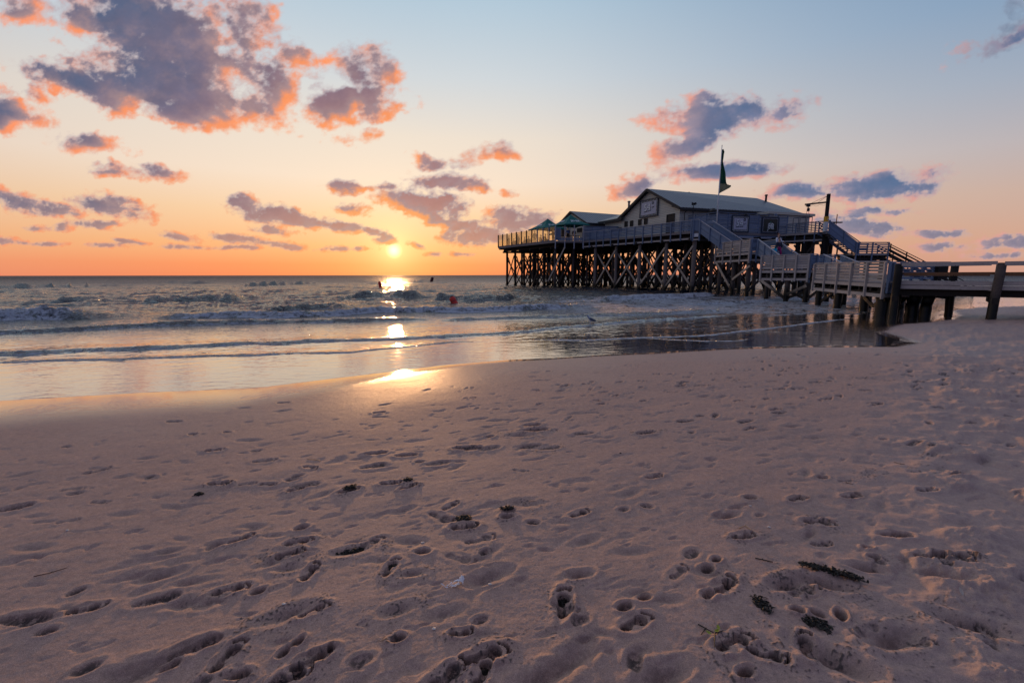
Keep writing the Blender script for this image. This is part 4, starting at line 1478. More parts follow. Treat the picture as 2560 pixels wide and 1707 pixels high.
ca_, cb_ = on_wall(1602, 524, g1, g2), on_wall(1647.3, 517, g1, g2)
hh = (on_wall(1602.3, 502.5, g1, g2).z - on_wall(1601.6, 545.9, g1, g2).z)
cc = (ca_ + cb_) / 2 - VV * .13
make_54('square sign reading 54 degrees in a dark frame high on the gable wall', cc, UD, (cb_ - ca_).length, hh)
sdir = (S2 - S1).normalized()
a_, b_ = on_wall(1827, 560, S1, S2), on_wall(1870, 562, S1, S2)
zt, zb = on_wall(1848, 538.5, S1, S2).z, on_wall(1848, 581.5, S1, S2).z
nf = sdir.cross(V3(0, 0, 1))
make_54('square sign reading 54 degrees on the blue slatted screen, left of the black sign', V3(((a_ + b_) / 2).x, ((a_ + b_) / 2).y, (zt + zb) / 2) + nf * .12, sdir, (b_ - a_).length, zt - zb)
a_, b_ = on_wall(1902, 562, S1, S2), on_wall(1944.5, 562, S1, S2)
zt, zb = on_wall(1920, 542.5, S1, S2).z, on_wall(1920, 584.5, S1, S2).z
cj = V3(((a_ + b_) / 2).x, ((a_ + b_) / 2).y, (zt + zb) / 2) + nf * .12
wj, hj = (b_ - a_).length, zt - zb
tj, x_, n_, Z_ = degree_sign('black square sign with tall pale letters in a blue frame on the slatted screen', cj, sdir, wj, hj, 'signs on the slatted screen')
MB().beam(cj - x_ * (wj / 2 - .27) + n_ * .012, cj + x_ * (wj / 2 - .27) + n_ * .012, .02, hj - .54).build('board', M['sign_black'], tj)
for k, chn in enumerate('JEVER'):
    s_ = (k - 2) / 2
    lettering(chn, .86, cj + x_ * (s_ * wj * .145 + .03) - Z_ * (.10 + .07 * s_ * s_) + n_ * .04, x_, Z_, M['lettering'], tj, sx=.50, bold=.012)
em = MB()
em.add([cj + n_ * .035 + Z_ * (hj * .13) - x_ * .07, cj + n_ * .035 + Z_ * (hj * .13) + x_ * .07, cj + n_ * .035 + Z_ * (hj * .13 + .14) + x_ * .09, cj + n_ * .035 + Z_ * (hj * .13 + .14) - x_ * .09,
        cj + n_ * .025 + Z_ * (hj * .13) - x_ * .07, cj + n_ * .025 + Z_ * (hj * .13) + x_ * .07, cj + n_ * .025 + Z_ * (hj * .13 + .14) + x_ * .09, cj + n_ * .025 + Z_ * (hj * .13 + .14) - x_ * .09],
       [(0, 1, 2, 3), (7, 6, 5, 4), (0, 4, 5, 1), (1, 5, 6, 2), (2, 6, 7, 3), (3, 7, 4, 0)])
em.build('emblem', M['sign_green'], tj)


# ---------------------------------------------------- parasols
def parasol(label, A, B_, Cc, D, apex, text=True):
    c = (A + B_ + Cc + D) / 4
    t = thing('parasol', V3(c.x, c.y, ZD), label, 'parasol', 'green parasols on the terrace')
    cor = [A, B_, Cc, D]
    mb = MB()
    n = 8
    for k in range(4):
        p, q = cor[k], cor[(k + 1) % 4]
        grid = []
        for i in range(n + 1):
            row = []
            for j in range(n + 1):
                s, u = j / n, i / n
                e = p.lerp(q, s)
                e = e + (c - e) * 0.10 * math.sin(math.pi * s) * u + V3(0, 0, .10 * math.sin(math.pi * s) * u)
                w = apex.lerp(e, u)
                w.z -= .22 * math.sin(math.pi * u) * (1 - .3 * abs(2 * s - 1))
                row.append(w)
            grid.append(row)
        vs = [w for r in grid for w in r]
        fs = [(i * (n + 1) + j, i * (n + 1) + j + 1, (i + 1) * (n + 1) + j + 1, (i + 1) * (n + 1) + j) for i in range(n) for j in range(n)]
        mb.add(vs, fs)
        # hanging valance
        va = [grid[n][j] for j in range(n + 1)]
        vb = [w + V3(0, 0, -.14) + (w - c).normalized() * .02 for w in va]
        mb.add(va + vb, [(j, j + 1, n + 1 + j + 1, n + 1 + j) for j in range(n)])
    can = mb.build('canopy', M['green'], t)
    sol = can.modifiers.new('thickness', 'SOLIDIFY')
    sol.thickness = .015
    MB().cyl(V3(c.x, c.y, ZD), V3(c.x, c.y, apex.z - .05), .05, .04, 8).build('pole', M['pipe'], t)
    MB().beam(V3(c.x - .4, c.y, ZD + .06), V3(c.x + .4, c.y, ZD + .06), .8, .10).build('base', M['black'], t)
    rb = MB()
    for w in cor:
        rb.beam(V3(c.x, c.y, apex.z - .5), w + V3(0, 0, -.03), .03, .03)
    rb.build('rib', M['pipe'], t)
    if text:
        for p, q in ((B_, Cc), (A, B_)):
            e = (p + q) / 2
            up = (apex - e).normalized()
            xd = (q - p).normalized()
            nn = xd.cross(up).normalized()
            up = nn.cross(xd)
            lettering('JEVER', .52, apex.lerp(e, .66) + nn * .10 + V3(0, 0, -.10), xd, up, M['lettering'], t, sx=1.05, bold=.008)
    return t


ZC = 8.42
parasol('nearer green parasol with pale lettering beside the small house', V3(5.4, 63.1, ZC + .05), V3(6.95, 59.75, ZC), V3(10.5, 60.95, ZC), V3(9.0, 64.4, ZC + .02), V3(8.05, 62.0, 9.86))
parasol('green parasol farther out above the glass windbreak', V3(2.45, 67.6, ZC + .0), V3(4.45, 64.3, ZC), V3(7.9, 65.9, ZC), V3(6.2, 69.6, ZC), V3(5.3, 67.0, 9.95))
parasol('farthest green parasol, mostly hidden behind the nearer one', V3(6.1, 75.4, ZC), V3(7.6, 72.0, ZC), V3(11.1, 73.4, ZC), V3(9.6, 77, ZC), V3(8.6, 74.4, 10.0), text=False)


# ---------------------------------------------------- flagpole, lamp posts, crane
def flagpole():
    b = V3(21.62, 47.85, ZD - .45)
    top = at_depth(1808.6, 365, 47.85)
    t = thing('flagpole', b, 'tall white flagpole at the corner of the slatted screen with a limp dark green flag', 'flagpole')
    MB().cyl(b, V3(b.x + .02, b.y, top.z), .075, .035, 10).build('pole', M['white'], t, smooth=True)
    MB().cyl(V3(b.x + .02, b.y, top.z), V3(b.x + .02, b.y, top.z + .08), .05, .02, 8).build('finial', M['black'], t)
    z0, z1 = at_depth(1809, 374, 47.85).z, at_depth(1801.5, 485, 47.85).z
    ws = [(0, .16), (.04, .30), (.12, .22), (.20, .17), (.27, .12), (.34, .20), (.42, .34), (.5, .48), (.6, .58), (.68, .66), (.74, .80), (.79, 1.18), (.83, 1.25), (.87, 1.08), (.93, .62), (1, .03)]
    n, m_ = 60, 16
    vs, fs = [], []
    for i in range(n + 1):
        s = i / n
        w = np.interp(s, [a for a, _ in ws], [q for _, q in ws])
        for j in range(m_ + 1):
            u = j / m_
            x = b.x + .05 + w * u
            y = b.y + .10 * math.sin(u * 9 + s * 6) * (.4 + u) + .05 * math.sin(u * 21 + s * 3)
            z = z0 + (z1 - z0) * s + .06 * u * math.sin(s * 8) - .25 * u * u * (s < .8) * s
            vs.append((x, y, z))
    for i in range(n):
        for j in range(m_):
            a = i * (m_ + 1) + j
            fs.append((a, a + 1, a + m_ + 2, a + m_ + 1))

    def ff(t_, b_):
        z = t_.sep(t_.node('ShaderNodeNewGeometry').outputs['Position'])[2]
        zz = z0 + (z1 - z0) * .77
        c = t_.mix(t_.ss(z, zz - .10, zz + .10), (.24, .25, .17, 1), (.010, .060, .052, 1))
        t_.put(b_.inputs['Base Color'], c)
        tr = t_.node('ShaderNodeBsdfTranslucent')
        t_.put(tr.inputs[0], c)
        mx = t_.node('ShaderNodeMixShader')
        mx.inputs[0].default_value = .35
        out = t_.n['Material Output']
        t_.l.new(b_.outputs[0], mx.inputs[1])
        t_.l.new(tr.outputs[0], mx.inputs[2])
        t_.l.new(mx.outputs[0], out.inputs[0])
    MB().add(vs, fs).build('flag', mat('flag_cloth', rough=.8, fn=ff), t, smooth=True)


flagpole()


def crane():
    Y = 47.2
    b, tp = at_depth(2065.5, 556, Y), at_depth(2071, 485, Y)
    b = V3((b.x + tp.x) / 2, Y, ZD - .1)
    t = thing('hoist_crane', b, 'dark timber jib crane with a yellow band at its foot beside the upper stairs', 'crane')
    MB().beam(b + V3(0, 0, 1.55), V3(b.x, Y, tp.z), .25, .25, up=(0, 1, 0)).build('mast', M['black_pile'], t)
    MB().beam(b, b + V3(0, 0, 1.0), .32, .32, up=(0, 1, 0)).build('foot', M['white'], t)
    MB().beam(b + V3(0, 0, 1.0), b + V3(0, 0, 1.55), .32, .32, up=(0, 1, 0)).build('painted_band', M['yellow'], t)
    j0, j1 = at_depth(2066, 505.5, Y), at_depth(2013, 511.5, Y - .4)
    MB().beam(V3(b.x, Y, j0.z), j1, .13, .15).build('boom', M['black'], t)
    st = MB()
    m0 = V3(b.x - .1, Y, at_depth(2066, 490, Y).z)
    for s in (.75, .45):
        st.cyl(m0, V3(b.x, Y, j0.z).lerp(j1, s) + V3(0, 0, .05), .018, n=6)
    st.build('stay_wire', M['black'], t)
    h = j1 + V3(.15, 0, -.12)
    ho = MB().beam(h, h + V3(.35, 0, 0), .16, .18).beam(h + V3(.22, 0, -.25), h + V3(.22, 0, -.55), .18, .18, up=(0, 1, 0))
    ho.cyl(j1 + V3(.2, 0, 0), h + V3(.2, 0, 0), .02, n=6).cyl(h + V3(.22, 0, -.08), h + V3(.22, 0, -.3), .03, n=6)
    ho.build('hoist', M['black'], t)
    ch = MB()
    lo = at_depth(2015, 541, Y - .4)
    ch.cyl(h + V3(.1, 0, -.1), lo, .016, n=6).cyl(h + V3(.15, 0, -.1), lo + V3(.35, 0, 0), .016, n=6)
    ch.build('chain', M['black'], t)
    # sagging cable under the boom
    cb = MB()
    pv = None
    for q in range(15):
        s = q / 14
        p = V3(b.x, Y, j0.z).lerp(j1, s) + V3(0, 0, -.12 - .16 * abs(math.sin(s * math.pi * 3)))
        if pv:
            cb.cyl(pv, p, .012, n=5)
        pv = p
    cb.build('cable', M['black'], t)


crane()


def pipe_frame():
    Y = 48.6
    t = thing('pipe_frame', at_depth(2014, 560, Y), 'steel pipe cage standing behind the upper fence under the crane hook', 'frame')
    a, b = at_depth(1997, 543, Y), at_depth(2031, 542.5, Y)
    zb = ZD
    mb = MB()
    for p in (a, b, a.lerp(b, .5)):
        mb.cyl(V3(p.x, p.y, zb), p, .035, n=6)
        mb.cyl(V3(p.x, p.y + .9, zb), p + V3(0, .9, 0), .035, n=6)
        mb.cyl(p, p + V3(0, .9, 0), .035, n=6)
    mb.cyl(a, b, .035, n=6).cyl(a + V3(0, .9, 0), b + V3(0, .9, 0), .035, n=6)
    mb.build('pipes', M['pipe'], t)


pipe_frame()


def lamp_post():
    Y = 50.4
    b = at_depth(1732, 545, Y)
    tp = at_depth(1732, 513, Y)
    t = thing('lamp_post', V3(b.x, Y, ZD), 'slim black post with twin floodlights before the near eave of the large house', 'lamp post')
    MB().cyl(V3(b.x, Y, ZD), V3(b.x, Y, tp.z), .045, .04, 8).build('pole', M['black'], t)
    for s in (-1, 1):
        c = V3(b.x + s * .10, Y - .05, tp.z + .12)
        MB().beam(c + V3(s * .10, -.12, .06), c + V3(-s * .02, .10, -.03), .18, .20).build('floodlight', M['black'], t)
    # bent downpipe beside it
    d = at_depth(1711, 545, 50.2)
    t2 = thing('bent_pipe', V3(d.x, 50.2, ZD), 'black bent pipe standing at the right corner of the gable', 'pipe')
    mb = MB()
    zt_ = at_depth(1711, 527, 50.2).z
    pts = [V3(d.x, 50.2, ZD), V3(d.x, 50.2, zt_ - .3)] + [V3(d.x + .35 - .35 * math.cos(a), 50.2, zt_ - .3 + .35 * math.sin(a)) for a in (.5, 1.0, 1.5)]
    for p, q in zip(pts[:-1], pts[1:]):
        mb.cyl(p, q, .05, n=8)
    mb.build('pipe_run', M['black'], t2)


lamp_post()
pz = at_depth(2090, 556, 50)
mp = MB().cyl(V3(pz.x, 50, ZD - .5), at_depth(2093, 537, 50), .05, .045, 8).cyl(at_depth(2093, 537, 50), at_depth(2093, 537, 50) + V3(0, 0, .06), .06, .03, 8)
tag(mp.build('marker_pole', M['orange']), 'thin orange pole behind the top of the right hand stairs', 'pole')
# round bin and lamps by the corner of the screen
for px, py, lb in ((1783, 529, 'dark round tub on the screen just left of the flagpole'),):
    p = at_depth(px, py, 49)
    tag(MB().cyl(p + V3(0, 0, -.45), p + V3(0, 0, .1), .38, .40, 14).cyl(p + V3(0, 0, .1), p + V3(0, 0, .32), .40, .16, 14).build('storage_tub', M['black']), lb, 'tub')
for px, lb in ((1860, 'left floodlight on the top rail of the screen above the pale sign'), (1934, 'right floodlight on the top rail of the screen above the black sign')):
    p = on_wall(px, 540, S1, S2) + nf * .3
    t_ = thing('sign_lamp', p, lb, 'floodlight', 'floodlights over the signs')
    MB().cyl(V3(p.x, p.y, ZD + 2.0) - nf * .3, p + V3(0, 0, .18), .025, n=6).build('arm', M['black'], t_)
    MB().hull([p + V3(-.16, 0, 0), p + V3(.16, 0, 0), p + V3(.16, .12, .02), p + V3(-.16, .12, .02)], [p + V3(-.10, .02, .2), p + V3(.10, .02, .2), p + V3(.10, .12, .2), p + V3(-.10, .12, .2)]).build('shade', M['blue_wood' if px > 1900 else 'black'], t_)


# ------------------------------------------------------------------ landings, ramps and stairs
def landing(name, label, cat, poly, z, piles, braces, ztop_m='deck_wood', group=None, low=.70):
    """poly (x, y); piles (x, y, radius); braces (p, q, z0, z1, off)"""
    cx, cy = sum(p[0] for p in poly) / len(poly), sum(p[1] for p in poly) / len(poly)
    t = thing(name, V3(cx, cy, SEA), label, cat, group)
    MB().slab(poly, z if not callable(z) else (lambda p: z(p) - .07), z + .07 if not callable(z) else z).build('deck', M[ztop_m], t) if callable(z) else MB().slab(poly, z - .07, z).build('deck', M[ztop_m], t)
    zf = z if callable(z) else (lambda p: z)
    n = len(poly)
    for q in range(n):
        a, b = poly[q], poly[(q + 1) % n]
        A_, B_ = V3(a[0], a[1], zf(a)), V3(b[0], b[1], zf(b))
        o = V3((B_ - A_).y, -(B_ - A_).x, 0).normalized()
        if o.dot(V3(cx, cy, 0) - A_) > 0:
            o = -o
        for dz, h, m in ((-.14, .17, 'grey_wood'), (-low, .17, 'grey_wood')):
            MB().beam(A_ + o * .025 + V3(0, 0, dz), B_ + o * .025 + V3(0, 0, dz), .05, h).build('edge_board', M[m], t)
    jo = MB()
    A_, B_, C_, D_ = [V3(p[0], p[1], zf(p)) for p in (poly[0], poly[1], poly[2], poly[-1])]
    for q in range(8):
        s = q / 7
        jo.beam(A_.lerp(B_, s * .96 + .02) + V3(0, 0, -.30), D_.lerp(C_, s * .96 + .02) + V3(0, 0, -.30), .09, .26)
    for q in range(3):
        s = .06 + .44 * q
        jo.beam(A_.lerp(D_, s) + V3(0, 0, -.58), B_.lerp(C_, s) + V3(0, 0, -.58), .16, .28)
    jo.build('joist', M['dark_wood'], t)
    for x, y, r, mt_ in piles:
        MB().cyl(V3(x, y, -1.6), V3(x, y, zf((x, y)) - .30), r * 1.08, r, 10, wob=.015).build('pile', M[mt_], t, smooth=True)
    for p, q, z0, z1, off, mt_ in braces:
        d = V3(q[0] - p[0], q[1] - p[1], 0).normalized()
        s = V3(d.y, -d.x, 0) * off
        MB().beam(V3(p[0], p[1], z0) + s, V3(q[0], q[1], z1) + s, .07, .19).build('brace', M[mt_], t)
    return t


def stairs(label, a, b, side, width, m='blue_wood', n=None, rail_h=1.05, panel=True, open_far=False, dark=False, sl='staircase'):
    """a = foot of the near rail at the top (floor level), b = at the bottom; side = unit vector towards the other rail"""
    a, b, side = Vector(a), Vector(b), Vector(side).normalized()
    t = thing('staircase', (a + b) / 2 + side * width / 2, label, 'stairs')
    n = n or max(5, int(abs(a.z - b.z) / .18))
    d = b - a
    hd = V3(d.x, d.y, 0).normalized()
    for q in range(n):
        p = a + d * ((q + .6) / n)
        MB().beam(p, p + side * width, .30, .045, up=(0, 0, 1)).build('tread', M['deck_wood'], t)
    for k, off in enumerate((0, width)):
        o = side * off
        MB().beam(a + o + V3(0, 0, -.10), b + o + V3(0, 0, -.10), .06, .30).build('stringer', M[m], t)
        hr = V3(0, 0, rail_h)
        MB().beam(a + o + hr - hd * .15, b + o + hr + hd * .1, .09, .06).build('handrail', M['rail_wood' if not dark else 'dark_wood'], t)
        pm = MB()
        if panel:
            for r in range(6):
                z = rail_h - .16 - r * .15
                if open_far and k == 1 and r in (0, 2, 4, 5):
                    continue
                if dark and r in (0, 2, 5):
                    continue
                pm.beam(a + o + V3(0, 0, z), b + o + V3(0, 0, z), .028, .125 if not (open_far and k == 1) else .10)
            pm.build('side_panel', M[m], t)
        for s in np.linspace(.02, .98, max(3, int((b - a).length / 1.5) + 1)):
            p = a + d * float(s) + o - side * (.07 if k == 0 else -.07)
            MB().beam(p + V3(0, 0, -.32), p + V3(0, 0, rail_h - .02), .09, .09, up=hd).build('post', M[m], t)
    return t


X_ = V3(1, 0, 0)
# --- landing one
f1a, f1b = V3(20.31, 44.68, 3.70), V3(20.69, 38.99, 3.70)
E1 = V3(2.6, .35, 0)
pl = [(f1a.x, f1a.y), (f1b.x, f1b.y), ((f1b + E1).x, (f1b + E1).y), ((f1a + E1).x, (f1a + E1).y)]
u1 = (f1b - f1a)
pp = [f1a + u1 * s + E1 * e for s in (.10, .52, .93) for e in (.08, .9)]
landing('stair_landing', 'upper square timber landing with slatted sides below the first flight of stairs', 'landing', pl, 3.70,
        [(p.x, p.y, .17, 'pile') for p in pp],
        [((f1a.x - .1, f1a.y - .3), ((f1a + u1 * .6).x - .1, (f1a + u1 * .6).y), 3.0, .25, .0, 'brace'),
         ((f1b.x, f1b.y), ((f1a + u1 * .55).x, (f1a + u1 * .55).y), 2.5, 1.3, .05, 'brace'),
         (pl[1], pl[2], 2.9, .3, .1, 'dark_brace'), (pl[2], pl[1], 2.9, .3, -.1, 'dark_brace'),
         (pl[0], pl[3], 2.9, .3, .1, 'dark_brace'), (pl[3], pl[0], 2.9, .3, -.1, 'dark_brace')])
fence('slatted fence with four bays on the seaward side of the upper landing', f1a, f1b, 4, group='fences along the stepped walkway')
fence('short dark fence closing the upper landing beside the second flight', f1b + V3(.03, 0, 0), f1b + E1 * .20, 1, m='blue_wood', group='fences along the stepped walkway')
fence('inland slatted fence of the upper landing, seen from inside', f1b + E1 + V3(.05, .15, 0), f1a + E1 + V3(.05, 0, 0), 4, m='blue_wood', group='fences along the stepped walkway')
stairs('blue first flight of stairs from the high platform down to the upper landing', V3(19.25, 46.35, ZD), V3(20.75, 42.5, 3.72), V3(.93, .36, 0), 1.75)
MB_ = thing('gate_frame', V3(19.0, 46.9, ZD), 'small blue framed box of posts at the head of the first flight', 'frame')
for p in (V3(18.82, 46.95, 0), V3(19.30, 46.5, 0)):
    MB().beam(V3(p.x, p.y, ZD - 1.05), V3(p.x, p.y, ZD + 1.15), .13, .13).build('post', M['blue_wood'], MB_)
MB().beam(V3(18.82, 46.95, ZD - .9), V3(19.30, 46.5, ZD - .9), .08, .16).build('rail', M['grey_wood'], MB_)
MB().beam(V3(18.82, 46.95, ZD + 1.12), V3(19.30, 46.5, ZD + 1.12), .14, .05).build('rail', M['rail_wood'], MB_)
MB().beam(V3(18.85, 47.0, ZD + .5), V3(19.28, 46.6, ZD + .5), .04, .95).build('board_panel', M['blue_wood'], MB_)
MB().beam(V3(18.9, 47.1, ZD - .45), V3(19.3, 46.7, ZD - .45), .2, .35).build('meter_box', M['white'], MB_)

# --- landing two
f2a, f2b = V3(19.5, 34.93, 2.10), V3(21.27, 32.01, 2.10)
u2 = f2b - f2a
E2 = V3(2.5, .9, 0)
pl = [(f2a.x, f2a.y), (f2b.x, f2b.y), ((f2b + E2).x, (f2b + E2).y), ((f2a + E2).x, (f2a + E2).y)]
pp = [f2a + u2 * s + E2 * e for s in (.12, .55, .95) for e in (.08, .92)]
landing('stair_landing', 'middle timber landing with slatted sides between the second and third flights', 'landing', pl, 2.10,
        [(p.x, p.y, .16, 'pile') for p in pp],
        [((f2a.x, f2a.y), ((f2a + u2 * .55).x, (f2a + u2 * .55).y), 1.35, .05, .03, 'brace'), ((f2b.x, f2b.y), ((f2a + u2 * .62).x, (f2a + u2 * .62).y), .95, .3, -.12, 'brace'),
         ((f2a + u2 * .5)[:2], (f2a + u2 * 1.0)[:2], -.1, .6, -.3, 'dark_brace'), ((f2a + u2 * .5)[:2], (f2a + u2 * 1.0)[:2], .6, -.1, -.4, 'dark_brace'),
         (pl[1], pl[2], 1.5, 0, .1, 'dark_brace'), (pl[2], pl[1], 1.5, 0, -.1, 'dark_brace')])
fence('slatted fence with four wide bays on the seaward side of the middle landing', f2a, f2b, 4, below=.88, group='fences along the stepped walkway')
fence('short dark fence turning the corner of the middle landing', f2b + V3(.03, .02, 0), f2b + E2 * .25, 1, m='blue_wood', group='fences along the stepped walkway')
fence('inland fence of the middle landing behind the third flight', f2b + E2 + V3(0, .1, 0), f2a + E2, 3, m='blue_wood', rows=4, group='fences along the stepped walkway')
stairs('second flight of stairs down to the middle landing, where a couple walks', V3(21.15, 38.6, 3.70), V3(20.35, 34.1, 2.12), V3(.98, .18, 0), 1.75, n=9)

# --- ramp three
f3a, f3b = at_depth(2040.7, 655, 29.2), at_depth(2219.6, 654.3, 21.5)
f3a, f3b = V3(f3a.x, f3a.y, 1.44), V3(f3b.x, f3b.y, 1.34)
u3 = f3b - f3a
E3 = V3(2.6, .75, 0)
pl = [(f3a.x, f3a.y), (f3b.x, f3b.y), ((f3b + E3).x, (f3b + E3).y), ((f3a + E3).x, (f3a + E3).y)]
zr = lambda p: 1.44 - .10 * min(1, max(0, (f3a.y - p[1]) / (f3a.y - f3b.y)))
pp = [(f3a + u3 * s + E3 * e, r) for s, e, r in ((.05, .10, .17), (.05, .9, .17), (.38, .10, .2), (.42, .9, .2), (.70, .2, .2), (.93, .16, .27), (.985, .30, .27), (.75, .95, .2), (.97, .95, .2))]
landing('ramp_section', 'gently sloping lower timber ramp on short black piles above the puddled sand', 'ramp', pl, zr,
        [(p.x, p.y, r, 'black_pile') for p, r in pp],
        [((f3a + u3 * .05)[:2], (f3a + u3 * .36)[:2], 0, 1.0, -.3, 'dark_brace'), ((f3a + u3 * .05)[:2], (f3a + u3 * .38)[:2], .9, 0, -.4, 'dark_brace'),
         ((f3a + u3 * .70)[:2], (f3a + u3 * .82)[:2], .55, .15, -.3, 'dark_brace'), ((f3a + u3 * .82)[:2], (f3a + u3 * .95)[:2], .15, .55, -.3, 'dark_brace'),
         ((f3b + E3 * .05)[:2], (f3b + E3 * .5)[:2], .8, .1, 0, 'dark_brace')], low=.62)
fence('long slatted fence with six bays along the seaward side of the lower ramp', f3a, f3b, 5, below=.75, ztop=1.02, bw=.125, gap=.032, group='fences along the stepped walkway')
fence('short end fence where the lower ramp meets the boardwalk', f3b + V3(.05, .0, 0), f3b + E3 * .12 + V3(0, 0, 0), 1, ztop=1.0, below=.5, m='blue_wood', group='fences along the stepped walkway')
stairs('short third flight from the middle landing to the lower ramp', V3(22.0, 31.6, 2.10), V3(21.1, 28.7, 1.46), V3(.97, .25, 0), 1.45, n=4)

# --- side platform inland of the ramp
s0, s1 = at_depth(2232, 655, 27.0), at_depth(2362, 655, 27.0)
s0, s1 = V3(s0.x, 27, 1.36), V3(s1.x, 27, 1.36)
pl = [(s0.x, s0.y), (s1.x, s1.y), (s1.x + .2, s1.y + 3.0), (s0.x + .2, s0.y + 3.0)]
landing('side_platform', 'level side platform with slatted fence behind the end of the boardwalk', 'platform', pl, 1.36,
        [(s0.x + 1.0, 27.2, .17, 'black_pile'), (s1.x - .6, 27.2, .17, 'black_pile'), (s1.x - .4, 29.6, .17, 'black_pile'), (s0.x + .8, 29.6, .17, 'black_pile'), (s0.x - .4, 25.0, .2, 'black_pile')], [], low=.55)
fence('level slatted fence with gaps showing the sea, behind the end of the boardwalk', s0, s1 - V3(.55, 0, 0), 4, ztop=1.12, below=.2, rows=6, bw=.115, gap=.052, m='blue_wood', out=(0, 1, 0))
eb = thing('dark_end_box', V3(s1.x - .2, 27.05, 1.36), 'dark boxed end of the side platform fence above the bottom of the far stairs', 'box')
MB().beam(V3(s1.x - .55, 27.0, 1.95), V3(s1.x + .03, 27.0, 1.95), .5, 1.0).build('body', M['black_pile'], eb)
MB().beam(V3(s1.x - .6, 27.0, 2.47), V3(s1.x + .08, 27.0, 2.47), .6, .06).build('lid', M['blue_wood'], eb)

# --- upper bridge from the platform to the far stairs
b1, b2 = V3(B1.x, B1.y, ZD), V3(B2.x, B2.y, ZD)
EB = V3(2.2, 1.3, 0)
pl = [(b1.x - .6, b1.y + .3), (b2.x, b2.y), ((b2 + EB).x, (b2 + EB).y), ((b1 + EB).x, (b1 + EB).y)]
ub = b2 - b1
pp = [(b1 + ub * .30 + EB * .1), (b1 + ub * .48 + EB * .1), (b1 + ub * .52 + EB * .3), (b2 + EB * .05), (b2 + EB * .20), (b1 + ub * .1 + EB * .8), (b1 + ub * .9 + EB * .9)]
landing('stair_bridge', 'high timber bridge from the platform to the head of the far stairs', 'bridge', pl, ZD,
        [(p.x, p.y, .20 if k_ not in (1, 2, 3) else .30, 'black_pile') for k_, p in enumerate(pp)],
        [((b1 + ub * .22)[:2], (b1 + ub * .45)[:2], 5.0, 3.9, -.2, 'dark_brace'), ((b1 + ub * .52)[:2], (b1 + ub * .75)[:2], 3.9, 5.0, -.2, 'dark_brace'),
         ((b2 - ub * .12)[:2], (b2 + EB * .0)[:2], 5.0, 3.9, -.2, 'dark_brace'), ((b2 + EB * .12)[:2], (b2 + EB * .5)[:2], 3.6, 5.0, -.1, 'dark_brace')], low=.85)
fence('blue fence with open slats along the high bridge left of the crane', b1, b2, 4, m='blue_wood', rows=6, bw=.10, gap=.075, below=1.1)

# --- far stairs running down to the right
YA = 46.3
qa, qb = at_depth(2070, 553, YA), at_depth(2143, 607, YA)
zt_, zm_ = ZD, 3.92
xa, xb, xc = qa.x + .1, at_depth(2150, 600, YA).x, at_depth(2221, 607, YA).x
stairs('long blue flight of the far stairs descending from the high bridge', V3(xa, YA, zt_), V3(xb, YA, zm_), V3(.1, 1, 0), 1.7, m='blue_wood', open_far=True)
pl = [(xb - .3, YA), (xc, YA), (xc, YA + 2.6), (xb - .3, YA + 2.6)]
landing('stair_landing', 'dark blue landing half way down the far stairs', 'landing', pl, zm_,
        [(xb + .2, YA + .2, .2, 'black_pile'), (xc - .3, YA + .2, .2, 'black_pile'), (xc - .3, YA + 2.2, .2, 'black_pile'), (xb + .2, YA + 2.2, .2, 'black_pile')], [], low=.85)
fence('blue slatted fence on the half way landing of the far stairs', V3(xb - .35, YA - .02, zm_), V3(xc, YA - .02, zm_), 2, m='blue_wood', bw=.115, gap=.055, below=1.2)
fence('rear open fence on the half way landing of the far stairs', V3(xc, YA + 2.6, zm_), V3(xb - .3, YA + 2.6, zm_), 2, m='dark_wood', rows=3, bw=.10, gap=.12, below=.3)
q1 = at_depth(2475, 748, 41.5)
stairs('dark lower flight of the far stairs running down to the wet sand', V3(xc + .05, YA, zm_), V3(q1.x, 43.0, -.55), V3(.1, 1, 0), 1.7, m='dark_wood', open_far=True, dark=True)
bb = thing('bench', V3(35.4, 48.0, ZD + 1.0), 'dark cross rail on the head of the far stairs beside the orange pole', 'rail')
MB().beam(at_depth(2066, 556, 47.6), at_depth(2104, 556.5, 47.6), .3, .10).build('board', M['dark_wood'], bb)
MB().beam(at_depth(2085, 557, 47.6), at_depth(2085, 575, 47.6), .12, .12).build('post', M['dark_wood'], bb)
bb.name = 'cross_rail'

